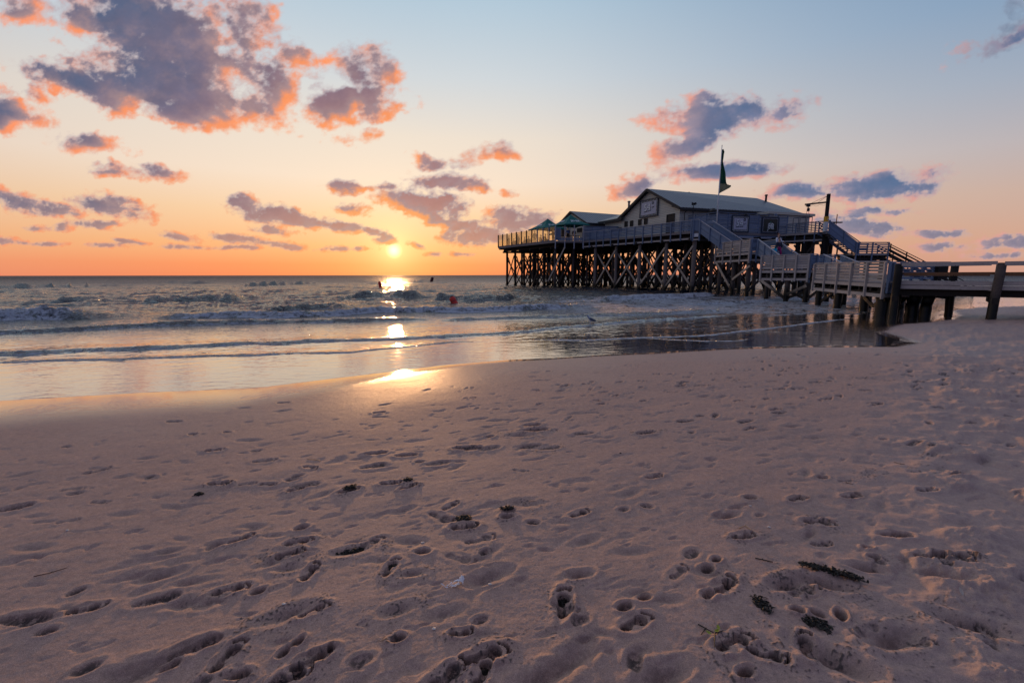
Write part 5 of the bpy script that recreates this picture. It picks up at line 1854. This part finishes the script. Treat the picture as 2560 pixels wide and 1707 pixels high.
# --- boardwalk to the shore
ZW = 1.42
w0, w1 = V3(18.07, 20.86, ZW), V3(20.37, 18.65, ZW)
ud_ = (w1 - w0).normalized()
vd_ = V3(-ud_.y, ud_.x, 0)
NW = 4
EW = w0 + ud_ * 24
t_ = thing('boardwalk', V3(w1.x, w1.y, 0), 'weathered low boardwalk leaving the picture at the right edge', 'boardwalk')
wid = 2.7
pl = [tuple((w0 - ud_ * .25)[:2]), tuple(EW[:2]), tuple((EW + vd_ * wid)[:2]), tuple((w0 - ud_ * .25 + vd_ * wid)[:2])]
MB().slab(pl, ZW - .06, ZW).build('deck', M['deck_wood'], t_)
for q in range(7):
    a, b = w0 + ud_ * (3.19 * q) + ud_ * .1, w0 + ud_ * (3.19 * (q + 1)) - ud_ * .1
    o = -vd_
    MB().beam(a + o * .03 + V3(0, 0, -.055), b + o * .03 + V3(0, 0, -.065), .06, .17).build('edge_board', M['grey_wood'], t_)
    MB().beam(a + o * .01 + V3(0, 0, -.245), b + o * .01 + V3(0, 0, -.255), .06, .17).build('edge_board', M['grey_wood'], t_)
    o = vd_
    MB().beam(a + vd_ * (wid + .02) + V3(0, 0, -.065), b + vd_ * (wid + .02) + V3(0, 0, -.06), .06, .17).build('edge_board', M['grey_wood'], t_)
    MB().beam(a + vd_ * .35 + V3(0, 0, -.5), b + vd_ * .35 + V3(0, 0, -.5), .14, .28).build('beam', M['dark_wood'], t_)
    MB().beam(a + vd_ * 2.3 + V3(0, 0, -.5), b + vd_ * 2.3 + V3(0, 0, -.5), .14, .28).build('beam', M['dark_wood'], t_)
    p = w0 + ud_ * (3.19 * q)
    for off in (-.12, wid + .12):
        pt = p + vd_ * off + ud_ * (.0 if off < 0 else 1.9)
        tilt = V3(.04, 0, 0) if q == 1 and off < 0 else V3(0, 0, 0)
        MB().cyl(V3(pt.x, pt.y, -1.2) - tilt * 2, V3(pt.x, pt.y, ZW + .80) + tilt, .17, .15, 12, wob=.012).build('pile', M['pile'] if q == 1 and off < 0 else M['black_pile'], t_, smooth=True)
    MB().beam(p + vd_ * -.3 + V3(0, 0, -.78), p + vd_ * (wid + .3) + V3(0, 0, -.78), .2, .26).build('cap_beam', M['dark_wood'], t_)
    for off in (-.26, wid + .0):
        MB().beam(a + vd_ * off + V3(0, 0, .78), b + vd_ * off + V3(0, 0, .80), .05, .14).build('top_rail', M['grey_wood'], t_)
    MB().beam(a + vd_ * -.02 + V3(0, 0, .36), b + vd_ * -.02 + V3(0, 0, .37), .05, .11).build('mid_rail', M['brown_rail'], t_)
    MB().beam(a + vd_ * (wid + .0) + V3(0, 0, .30), b + vd_ * (wid + .0) + V3(0, 0, .30), .05, .10).build('mid_rail', M['brown_rail'], t_)
# black short piles in the puddle below the ramp end, with their low braces
grp = 'old black piles in the puddle'
for k_, (px, py, w_, ht, lb) in enumerate(((2280, 786, .30, .72, 'thick crooked black pile in the puddle, left of the slimmer one'), (2314, 789, .24, .72, 'slim leaning black pile at the puddle edge under the boardwalk'),
                                           (2255, 760, .2, .8, 'short black pile hanging behind the two in the puddle'))):
    p = on_level(px, py, -.22)
    tt = thing('old_pile', V3(p.x, p.y, -.25), lb, 'pile', grp)
    MB().cyl(V3(p.x - .06, p.y, -1), V3(p.x - .03, p.y, .35), w_, w_ * .92, 12, wob=.02).cyl(V3(p.x - .03, p.y, .35), V3(p.x + .12, p.y + .02, ZW - .6), w_ * .92, w_ * .95, 12).build('shaft', M['black_pile'], tt, smooth=True)
    if k_ == 0:
        MB().beam(V3(p.x + .1, p.y + .3, .75), V3(p.x - 1.3, p.y + .1, -.05), .08, .2).build('brace', M['black_pile'], tt)
        MB().beam(V3(p.x - .2, p.y - .3, .80), V3(p.x + .95, p.y + .2, .78), .22, .24).build('cap_beam', M['black_pile'], tt)
        MB().beam(V3(p.x + .7, p.y - .3, .72), V3(p.x + 1.35, p.y - .3, .66), .18, .20).build('cap_beam', M['black_pile'], tt)


# ------------------------------------------------------------------ people
SKIN = mat('skin', (.45, .26, .18), .55)
HAIRD = mat('dark_hair', (.03, .02, .015), .6)
HAIRR = mat('auburn_hair', (.16, .04, .02), .6)
CLO = {k: mat(k + '_cloth', c, .85) for k, c in dict(navy=(.015, .02, .05), black=(.012, .012, .014), white=(.62, .66, .74), amber=(.42, .24, .08), tan=(.36, .22, .10), blue=(.10, .16, .34), turquoise=(.01, .42, .60), magenta=(.30, .01, .12)).items()}


def skin_obj(name, verts, edges, radii, m, parent, root=0, sub=1, loc=None):
    me = bpy.data.meshes.new(name)
    me.from_pydata(verts, edges, [])
    o = link(name, me, m, parent)
    sk = o.modifiers.new('skin', 'SKIN')
    sk.use_smooth_shade = True
    d = me.skin_vertices[0].data
    for i, r in enumerate(radii):
        d[i].radius = (r, r) if not isinstance(r, tuple) else r
        d[i].use_root = i == root
    sb = o.modifiers.new('sub', 'SUBSURF')
    sb.levels = sb.render_levels = sub
    return o


def person(label, loc, turn, pose='stand', h=1.72, hair=HAIRD, top='navy', legs='black', group=None, arm=(0.1, 0.1), sleeves=True):
    """built facing -y, then turned"""
    t = thing('person', loc, label, 'person', group)
    t.rotation_euler = (0, 0, turn)
    k = h / 1.72
    sit = pose == 'sit'
    step = .22 if pose == 'walk' else .03
    hz = .92 if not sit else .48
    V, Ed, Rr = [], [], []

    def add(p, r, par=None):
        V.append((p[0] * k, p[1] * k, p[2] * k))
        Rr.append(tuple(x * k for x in r) if isinstance(r, tuple) else r * k)
        if par is not None:
            Ed.append((par, len(V) - 1))
        return len(V) - 1
    pel = add((0, 0, hz), (.145, .115))
    ab = add((0, .0, hz + .17), (.125, .095), pel)
    ch = add((0, 0, hz + .38), (.155, .11), ab)
    nb = add((0, 0, hz + .52), .07, ch)
    nk = add((0, -.01, hz + .58), .052, nb)
    jaw = add((0, -.025, hz + .655), (.062, .072), nk)
    hd = add((0, -.012, hz + .74), (.076, .092), jaw)
    add((0, -.008, hz + .80), (.055, .07), hd)
    add((0, -.125, hz + .70), .014, jaw)            # nose
    arms = []
    for s, fw in ((-1, arm[0]), (1, arm[1])):
        sh = add((s * .17, 0, hz + .45), .055, ch)
        el = add((s * .23, -.02 - fw * .3, hz + .18), .042, sh)
        wr = add((s * .22, -.05 - fw, hz - .04 + fw * .6), .028, el)
        pm = add((s * .22, -.07 - fw * 1.1, hz - .11 + fw * .6), (.020, .036), wr)
        for f in range(4):
            a = add((s * .22 + (f - 1.5) * .006, -.07 - fw * 1.1 + (f - 1.5) * .018, hz - .165 - .006 * (1.5 - abs(f - 1.5)) + fw * .55), .009, pm)
            add((s * .215 + (f - 1.5) * .006, -.08 - fw * 1.1 + (f - 1.5) * .018, hz - .200 + fw * .55), .008, a)
        add((s * .205, -.11 - fw * 1.1, hz - .13 + fw * .6), .010, pm)
        arms.append((sh, el, wr))
    lg = []
    for s in (-1, 1):
        dy = step * s
        hp = add((s * .09, 0, hz - .06), .095, pel)
        if sit:
            kn = add((s * .11, -.42, hz + .02), .06, hp)
            an = add((s * .11, -.44, .10), .040, kn)
        else:
            kn = add((s * .10, -.03 - dy * .7, .50), .062, hp)
            an = add((s * .10, .02 - dy, .09), .040, kn)
        add((s * .11, (-.14 if not sit else -.58) - (0 if sit else dy), .035), (.042, .03), an)
        lg.append((hp, kn, an))
    skin_obj('body', V, Ed, Rr, SKIN, t)

    def shell(name, chain, m, grow):
        ids = sorted({i for c in chain for i in c})
        mp = {i: n for n, i in enumerate(ids)}
        es = [(mp[c[i]], mp[c[i + 1]]) for c in chain for i in range(len(c) - 1)]
        rr = [tuple(x + grow for x in Rr[i]) if isinstance(Rr[i], tuple) else Rr[i] + grow for i in ids]
        return skin_obj(name, [V[i] for i in ids], list(dict.fromkeys(es)), rr, m, t)
    shell('shirt', [[pel, ab, ch, nb]] + ([[ch, a[0], a[1], a[2]] for a in arms] if sleeves else [[ch, a[0]] for a in arms]), CLO[top], .018)
    shell('trousers', [[ab, pel]] + [[pel, *l] for l in lg], CLO[legs], .016)
    # hair as a cap over the skull
    bm = bmesh.new()
    bmesh.ops.create_uvsphere(bm, u_segments=14, v_segments=9, radius=1)
    bmesh.ops.delete(bm, geom=[v for v in bm.verts if v.co.z < -.35 or (v.co.y < -.55 and v.co.z < .25)], context='VERTS')
    for v in bm.verts:
        v.co = Vector((v.co.x * .092, v.co.y * .112 + .012, v.co.z * .10 + .0)) * k + Vector((0, 0, (hz + .765) * k))
    me = bpy.data.meshes.new('hair')
    bm.to_mesh(me)
    bm.free()
    me.polygons.foreach_set('use_smooth', [True] * len(me.polygons))
    o = link('hair', me, hair, t)
    so = o.modifiers.new('thickness', 'SOLIDIFY')
    so.thickness = .015
    return t


def chair(label, loc, turn, m, group):
    t = thing('terrace_chair', loc, label, 'chair', group)
    t.rotation_euler = (0, 0, turn)

    def bd(mb, n):
        me = bpy.data.meshes.new(n)
        me.from_pydata([tuple(v) for v in mb.v], [], mb.f)
        me.update()
        return link(n, me, m, t)
    bd(MB().beam((-.23, 0, .45), (.23, 0, .45), .46, .06), 'seat')
    bd(MB().beam((-.23, .23, .72), (.23, .27, .72), .05, .50), 'backrest')
    for x in (-.2, .2):
        for y in (-.2, .2):
            bd(MB().beam((x, y, 0), (x, y, .43), .04, .04, up=(1, 0, 0)), 'leg')
    return t


g_ = 'guests behind the amber glass'
vv0 = V3(.86, .5, 0)


def terrace(px, d, z=ZD):
    p = at_depth(px, 600, d)
    return V3(p.x, p.y, z)


guests = [
    (1272.5, 73.6, 'stand', 1.78, 'tan', 'tan', 'slim guest standing alone nearest the seaward end behind amber glass'),
    (1284.5, 72.8, 'sit', 1.7, 'amber', 'amber', 'seated guest left of the pair standing behind amber glass'),
    (1293.5, 71.5, 'stand', 1.80, 'amber', 'tan', 'guest in amber standing, front one of the close pair behind the glass'),
    (1297.5, 72.3, 'stand', 1.68, 'tan', 'amber', 'shorter guest close behind the one in amber, behind the glass'),
    (1311.5, 69.8, 'sit', 1.72, 'amber', 'tan', 'seated guest half way along the amber glass windbreak'),
    (1321.5, 69.0, 'sit', 1.74, 'tan', 'amber', 'seated guest just left of the farther parasol pole'),
    (1336.5, 66.5, 'stand', 1.82, 'amber', 'amber', 'broad guest standing under the farther parasol behind the glass'),
    (1352.0, 66.0, 'sit', 1.66, 'tan', 'tan', 'low seated guest under the middle of the farther parasol'),
    (1363.0, 64.6, 'sit', 1.7, 'amber', 'tan', 'seated guest under the right half of the farther parasol'),
    (1382.5, 62.9, 'stand', 1.72, 'tan', 'tan', 'guest standing at the corner between the two nearer parasols'),
]
for k_, (px, d, ps, hh_, tp_, lgs, lb) in enumerate(guests):
    p = terrace(px, d)
    a = rnd.uniform(0, 6.28)
    person(lb, p, a, ps, hh_, HAIRD if k_ % 3 else HAIRR, tp_, lgs, g_)
    if ps == 'sit':
        chair(lb.split(' guest')[0].replace('seated', 'wooden').replace('low wooden', 'low wooden') + ' chair under the ' + ['guest', 'guest'][0] + ' ' + ['left of the standing pair', 'half way along the glass', 'left of the farther parasol pole', 'under the middle of the farther parasol', 'under the right of the farther parasol'][[1, 4, 5, 7, 8].index(k_)], p, a, CLO['tan'], 'chairs on the terrace')
person('person in a pale blue shirt and dark trousers standing under the nearer green parasol', terrace(1419.5, 61.6), R(200), 'stand', 1.85, HAIRD, 'blue', 'black', None, arm=(.25, .1))
person('dark clothed person standing right of the one in the pale blue shirt', terrace(1434.5, 61.9), R(150), 'stand', 1.75, HAIRD, 'black', 'black')
for k_, (px, d, w) in enumerate(((1404, 61.4, 1.1), (1424, 61.2, 1.3), (1441, 61.3, 1.0))):
    p = terrace(px, d)
    tt = thing('terrace_table', p, ['dark low table left of the person in pale blue', 'dark low table in front of the person in pale blue', 'dark low table under the right edge of the nearer parasol'][k_], 'table', 'dark tables under the nearer parasol')
    MB().beam(p + V3(-w / 2, 0, .70), p + V3(w / 2, 0, .70), .7, .05).build('table_top', M['black'], tt)
    for x in (-w / 2 + .08, w / 2 - .08):
        for y in (-.28, .28):
            MB().beam(p + V3(x, y, 0), p + V3(x, y, .68), .06, .06, up=(1, 0, 0)).build('leg', M['black'], tt)
# the two on the stairs
zs_ = 3.05
pw = V3(21.85, 36.9, 3.12)
person('person in a white top on the second flight, behind the one with the turquoise bag', pw + V3(.40, .75, .26), R(12), 'walk', 1.72, HAIRR, 'white', 'black', None, sleeves=True, arm=(.15, .3))
pb = V3(21.65, 36.5, 3.00)
person('person in navy carrying a turquoise bag down the second flight of stairs', pb, R(8), 'walk', 1.66, HAIRD, 'navy', 'magenta', None, arm=(.05, .05))
bg = thing('shopping_bag', pb + V3(-.42, -.15, .48), 'turquoise carrier bag in the hand of the person in navy', 'bag')
mbg = MB()
vs, n = [], 14
for i in range(7):
    z = i / 6
    rr_ = .17 + .07 * math.sin(z * 2.6)
    for j in range(n):
        th = 2 * math.pi * j / n
        vs.append(pb + V3(-.42, -.15, .40) + V3(math.cos(th) * rr_ * (1 + .06 * math.sin(5 * th)), math.sin(th) * rr_ * .5, z * .42))
mbg.add(vs, [(i * n + j, i * n + (j + 1) % n, (i + 1) * n + (j + 1) % n, (i + 1) * n + j) for i in range(6) for j in range(n)] + [tuple(range(n))])
mbg.build('sack', CLO['turquoise'], bg, smooth=True)
MB().cyl(pb + V3(-.5, -.15, .80), pb + V3(-.30, -.10, .95), .010, n=5).cyl(pb + V3(-.34, -.15, .80), pb + V3(-.27, -.10, .95), .010, n=5).build('handle', CLO['turquoise'], bg)


# ------------------------------------------------------------------ buoys, gull
def buoy(label, p, h, r, lean, m, group='red marker buoys'):
    t = thing('marker_buoy', p, label, 'buoy', group)
    ax = Vector(lean).normalized()
    a = p - ax * h * .35
    MB().cyl(a, p + ax * h * .78, r, r * .97, 18).cyl(p + ax * h * .78, p + ax * h, r * .97, r * .78, 18).build('float', m, t, smooth=False)
    MB().cyl(p + ax * h, p + ax * (h + .10), .05, .05, 8).build('ring_bolt', M['black'], t)
    MB().cyl(p + ax * h * .30, p + ax * h * .36, r * 1.04, r * 1.04, 18).build('band', M['black'], t)


p = on_level(1137, 762, SEA)
buoy('nearest red buoy, tilted to the left in the trough before a dark wave', p + V3(0, 0, .10), .46, .22, (-.50, .2, .9), M['red'])
p = on_level(952, 724, SEA)
buoy('upright dark red buoy left of the others, right under the sun', p + V3(0, 0, .3), .8, .21, (-.22, 0, 1), M['red'])
p = on_level(1079, 707, SEA)
buoy('farthest small dark buoy near the horizon', p + V3(0, 0, .5), 1.0, .38, (.3, 0, 1), mat('dark_red_shell', (.10, .02, .02), .5))


def gull():
    p = on_level(1474, 810, SEA)
    t = thing('gull', V3(p.x, p.y, SEA + .01), 'grey and white gull standing in the swash in front of the pier', 'bird')
    white, grey, dark = mat('white_feathers', (.42, .48, .58), .8), mat('grey_feathers', (.10, .13, .19), .8), mat('dark_feathers', (.02, .02, .025), .8)
    V = [(.10, 0, .16), (.03, 0, .20), (-.06, 0, .27), (-.10, 0, .335), (-.105, 0, .365), (.20, 0, .115), (.28, 0, .09), (-.145, 0, .36), (.02, .03, .14), (.02, .035, .06), (.02, .035, 0), (-.02, .035, .0), (.02, -.03, .14), (.02, -.035, .06), (.02, -.035, 0), (-.02, -.035, .0)]
    Ed = [(0, 1), (1, 2), (2, 3), (3, 4), (0, 5), (5, 6), (4, 7), (1, 8), (8, 9), (9, 10), (10, 11), (1, 12), (12, 13), (13, 14), (14, 15)]
    Rr = [.058, .068, .052, .030, .034, .032, .016, .012, .018, .007, .008, .006, .018, .007, .008, .006]
    skin_obj('body', V, Ed, Rr, white, t, root=1)
    for s in (-1, 1):
        skin_obj('wing', [(-.03, s * .055, .235), (.08, s * .065, .19), (.20, s * .045, .135), (.30, s * .02, .10)], [(0, 1), (1, 2), (2, 3)], [(.020, .045), (.018, .055), (.014, .035), (.008, .012)], grey, t)
    skin_obj('beak', [(-.135, 0, .362), (-.185, 0, .352)], [(0, 1)], [.012, .005], dark, t)
    skin_obj('hood', [(-.10, 0, .375), (-.125, 0, .368)], [(0, 1)], [.036, .026], dark, t)
    t.rotation_euler = (0, 0, R(12))


gull()


# ------------------------------------------------------------------ things lying on the beach
def ground_z(x, y, top=3):
    dg = bpy.context.evaluated_depsgraph_get()
    hit, loc, *_ = SC.ray_cast(dg, Vector((x, y, top)), Vector((0, 0, -1)))
    return loc.z if hit else 0.0


dark_weed = mat('dark_seaweed', rough=.6, fn=lambda t, b: t.put(b.inputs['Base Color'], t.mix(t.noise(t.node('ShaderNodeNewGeometry').outputs['Position'], 60, 3), (.006, .006, .005, 1), (.030, .026, .018, 1))))
straw = mat('dry_straw', (.42, .30, .17), .8)
leaf = mat('green_leaf', (.28, .30, .03), .6)
paper = mat('crumpled_white_tissue', (.75, .76, .80), .7)
shell = mat('pale_shell', (.60, .55, .50), .5)
feather = mat('pale_feather', (.60, .52, .42), .8)
bpy.context.view_layer.update()


def spot(px, py):
    p = on_level(px, py, 0)
    z = ground_z(p.x, p.y)
    p = on_level(px, py, z)
    return V3(p.x, p.y, ground_z(p.x, p.y))


def weed(label, px, py, lx, ly, n, turn=0, group='clumps of dark seaweed', seed=1):
    r_ = random.Random(seed)
    n = int(n * 1.7)
    p0 = spot(px, py)
    mb = MB()
    for q in range(n):
        a = max(-1.3, min(1.3, r_.gauss(0, .8))) * lx * .5
        b = max(-1.3, min(1.3, r_.gauss(0, .8))) * ly * .5
        c, s = math.cos(turn), math.sin(turn)
        x, y = a * c - b * s, a * s + b * c
        z = .004 + abs(r_.gauss(0, .008)) * max(0, 1 - abs(a) / lx)
        th = r_.uniform(0, 6.28)
        L = r_.uniform(.008, .030)
        m1 = V3(x, y, z)
        m2 = m1 + V3(math.cos(th), math.sin(th), r_.gauss(.05, .18)) * L * .5
        m3 = m2 + V3(math.cos(th + r_.gauss(0, .6)), math.sin(th + r_.gauss(0, .6)), r_.gauss(-.2, .3)) * L * .5
        w = r_.uniform(.0015, .0060)
        mb.cyl(p0 + m1, p0 + m2, w * .7, w, 5, caps=False).cyl(p0 + m2, p0 + m3, w, w * .3, 5, caps=True)
    for q in range(n // 6):
        x, y = r_.gauss(0, lx * .3), r_.gauss(0, ly * .3)
        c, s = math.cos(turn), math.sin(turn)
        r0 = r_.uniform(.003, .008)
        q0 = p0 + V3(x * c - y * s, x * s + y * c, r0 * .5)
        mb.cyl(q0 - V3(0, 0, r0), q0 + V3(0, 0, r0), r0, r0 * .6, 6)
    o = mb.build('seaweed_clump', dark_weed)
    tag(o, label, 'seaweed', group)


weeds = [
    (2068, 1432, .20, .035, 200, -.5, 'large ragged seaweed clump on the churned sand at the lower right'),
    (2120, 1450, .10, .03, 70, -.5, 'small seaweed tail right of the large ragged clump'),
    (1160, 1307, .07, .04, 110, .2, 'compact seaweed tuft in a hollow near the middle of the beach'),
    (1268, 1284, .07, .025, 60, .1, 'thin seaweed tuft upper right of the compact one'),
    (497, 1236, .035, .018, 50, .2, 'small black seaweed knot left of centre on smooth sand'),
    (1020, 1206, .06, .03, 60, .4, 'seaweed crumbs just right of a deep dark footprint pair'),
    (873, 1218, .07, .05, 70, .5, 'scattered seaweed crumbs left of the deep dark footprint pair'),
    (1345, 1066, .20, .03, 80, .05, 'long thin drift of seaweed high on the beach below the pier'),
    (880, 1372, .16, .03, 90, .3, 'drift of seaweed crumbs left of centre beside a barefoot print'),
    (980, 1412, .07, .04, 60, -.4, 'bent line of seaweed crumbs above the white litter'),
    (1405, 1505, .09, .06, 90, .4, 'seaweed caught in the largest toe print right of centre'),
    (1905, 1510, .05, .09, 70, .1, 'upright smear of seaweed above the green leaved twig'),
    (1206, 1675, .07, .05, 60, .4, 'seaweed caught in a print at the bottom edge'),
    (2040, 1560, .09, .05, 80, -.6, 'seaweed bits among the small holes at the lower right'),
]
for k_, (px, py, lx, ly, n, tu, lb) in enumerate(weeds):
    weed(lb, px, py, lx, ly, n, tu, seed=k_ + 3)


def stick(label, pts, r, m, name='stick', cat='stick', group='thin sticks on the sand'):
    mb = MB()
    P_ = [spot(*q) + V3(0, 0, r * 1.4) for q in pts]
    for a, b in zip(P_[:-1], P_[1:]):
        mb.cyl(a, b, r, r * .75, 6)
    for k_ in (1, -2):
        a = P_[k_ if len(P_) > 2 else 0]
        mb.cyl(a, a + V3(.012, .01, .006), r * .6, r * .2, 5)
    tag(mb.build(name, m), label, cat, group)


stick('long thin dark stick lying alone at the lower left', [(85, 1443), (125, 1432), (168, 1419)], .0022, dark_weed)
stick('short pale stick left of centre high on the beach', [(768, 1147), (785, 1148), (802, 1151)], .0028, straw)
stick('dark stick pointing at the large seaweed clump', [(1888, 1396), (1905, 1399), (1932, 1405)], .0035, dark_weed)
stick('pale curved stalk across a barefoot print right of centre', [(1846, 1332), (1862, 1327), (1877, 1325)], .0025, straw)
stick('small curved dark stalk right of the pier shadow side prints', [(2103, 1201), (2115, 1207), (2133, 1209)], .0022, dark_weed)
stick('two tone stalk above the narrow prints at the right', [(2236, 1153), (2250, 1158), (2262, 1160)], .003, dark_weed)


def twig():
    p0 = spot(1780, 1588)
    t = thing('leafy_twig', p0, 'forked twig with three yellow green leaves on the lower right sand', 'twig')
    mb = MB()
    for a, b in (((1745, 1563), (1787, 1582)), ((1787, 1582), (1786, 1617)), ((1787, 1582), (1808, 1580)), ((1765, 1572), (1752, 1592))):
        A_, B_ = spot(*a), spot(*b)
        mb.cyl(A_ + V3(0, 0, .008), B_ + V3(0, 0, .006), .0035, .002, 6)
    mb.build('stem', dark_weed, t)
    for (px, py, a) in ((1786, 1578, .3), (1796, 1584, 1.3), (1779, 1590, 2.4)):
        q = spot(px, py) + V3(0, 0, .014)
        d, s = V3(math.cos(a), math.sin(a), .15), V3(-math.sin(a), math.cos(a), .0)
        L = .030
        vs = [q, q + d * L * .35 + s * .009, q + d * L * .75 + s * .006, q + d * L, q + d * L * .75 - s * .006, q + d * L * .35 - s * .009, q + d * L * .5 + V3(0, 0, -.003)]
        MB().add(vs, [(0, 1, 6), (1, 2, 6), (2, 3, 6), (3, 4, 6), (4, 5, 6), (5, 0, 6)]).build('leaf', leaf, t)


twig()


def litter():
    p0 = spot(1140, 1463)
    t = thing('torn_tissue', p0, 'torn white scrap of tissue with trailing strips on the open sand', 'litter')
    r_ = random.Random(4)
    # crumpled square at the right end
    n = 9
    o = spot(1153, 1458)
    vs = []
    for i in range(n):
        for j in range(n):
            u, v = i / (n - 1) - .5, j / (n - 1) - .5
            vs.append(o + V3(u * .030 + v * .006, v * .040, .016 + .020 * math.cos(u * 3) + .005 * math.sin(i * 2.1 + j) + .010 * v + r_.uniform(-.002, .002)))
    MB().add(vs, [(i * n + j, i * n + j + 1, (i + 1) * n + j + 1, (i + 1) * n + j) for i in range(n - 1) for j in range(n - 1)]).build('sheet', paper, t, smooth=False)
    for k_, (a, b, w) in enumerate((((1148, 1462), (1122, 1466), .006), ((1149, 1466), (1113, 1469), .007), ((1130, 1462), (1103, 1465), .004), ((1146, 1468), (1126, 1470), .006), ((1118, 1469), (1101, 1463), .002))):
        A_, B_ = spot(*a), spot(*b)
        vs = []
        m_ = 10
        for i in range(m_ + 1):
            s = i / m_
            c = A_.lerp(B_, s) + V3(0, 0, .010 + .010 * math.sin(s * 5 + k_))
            ww = w * (1 - .7 * s)
            vs += [c + V3(0, ww, .002 * math.sin(i * 1.7)), c - V3(0, ww, .002)]
        MB().add(vs, [(2 * i, 2 * i + 1, 2 * i + 3, 2 * i + 2) for i in range(m_)]).build('strip', paper, t)


litter()


def make_feather():
    q = spot(2407, 1488)
    tp = at_depth(2398, 1466, q.y + .02)
    t = thing('feather', q, 'pale feather stuck upright in the churned sand at the lower right', 'feather')
    mb = MB()
    d = (tp - q)
    n = 12
    vs = []
    for i in range(n + 1):
        s = i / n
        w = .010 * math.sin(math.pi * (.12 + .85 * s)) * (1.1 - s * .4)
        c = q + d * s
        vs += [c + V3(w, 0, .002), c + V3(0, .001, 0), c + V3(-w, 0, .002)]
    for i in range(n):
        a = i * 3
        mb.add([], [])
    mb.add(vs, [(3 * i, 3 * i + 1, 3 * i + 4, 3 * i + 3) for i in range(n)] + [(3 * i + 1, 3 * i + 2, 3 * i + 5, 3 * i + 4) for i in range(n)])
    mb.build('vane', feather, t)
    MB().cyl(q, tp, .0012, .0006, 5).build('quill', shell, t)


make_feather()
shells = [(1225, 1460, 'tiny pale shell right of the white tissue'), (1875, 1265, 'white shell fragment at the upper end of the right hand prints'), (1922, 1318, 'pale pebble right of the curved stalk'),
          (711, 1523, 'pale pebble in the long trench print at the lower left'), (1085, 1572, 'pale pebble left of the small round print'), (169, 1326, 'thin white shell splinter at the far left'), (1551, 1133, 'dark ringed shell below the pier corner'),
          (1057, 1364, 'pale pebble at the end of the oval print')]
for k_, (px, py, lb) in enumerate(shells):
    q = spot(px, py)
    bm = bmesh.new()
    bmesh.ops.create_icosphere(bm, subdivisions=2, radius=1)
    r_ = random.Random(k_)
    for v in bm.verts:
        f = .009 * (1 + .18 * math.sin(v.co.x * 7 + k_) + r_.uniform(-.05, .05))
        v.co = Vector((v.co.x * f * 1.3, v.co.y * f * .9, v.co.z * f * .5)) + q + V3(0, 0, .003)
    me = bpy.data.meshes.new('shell')
    bm.to_mesh(me)
    bm.free()
    tag(link('shell', me, shell if k_ != 6 else dark_weed), lb, 'shell', 'shells and pebbles on the sand')
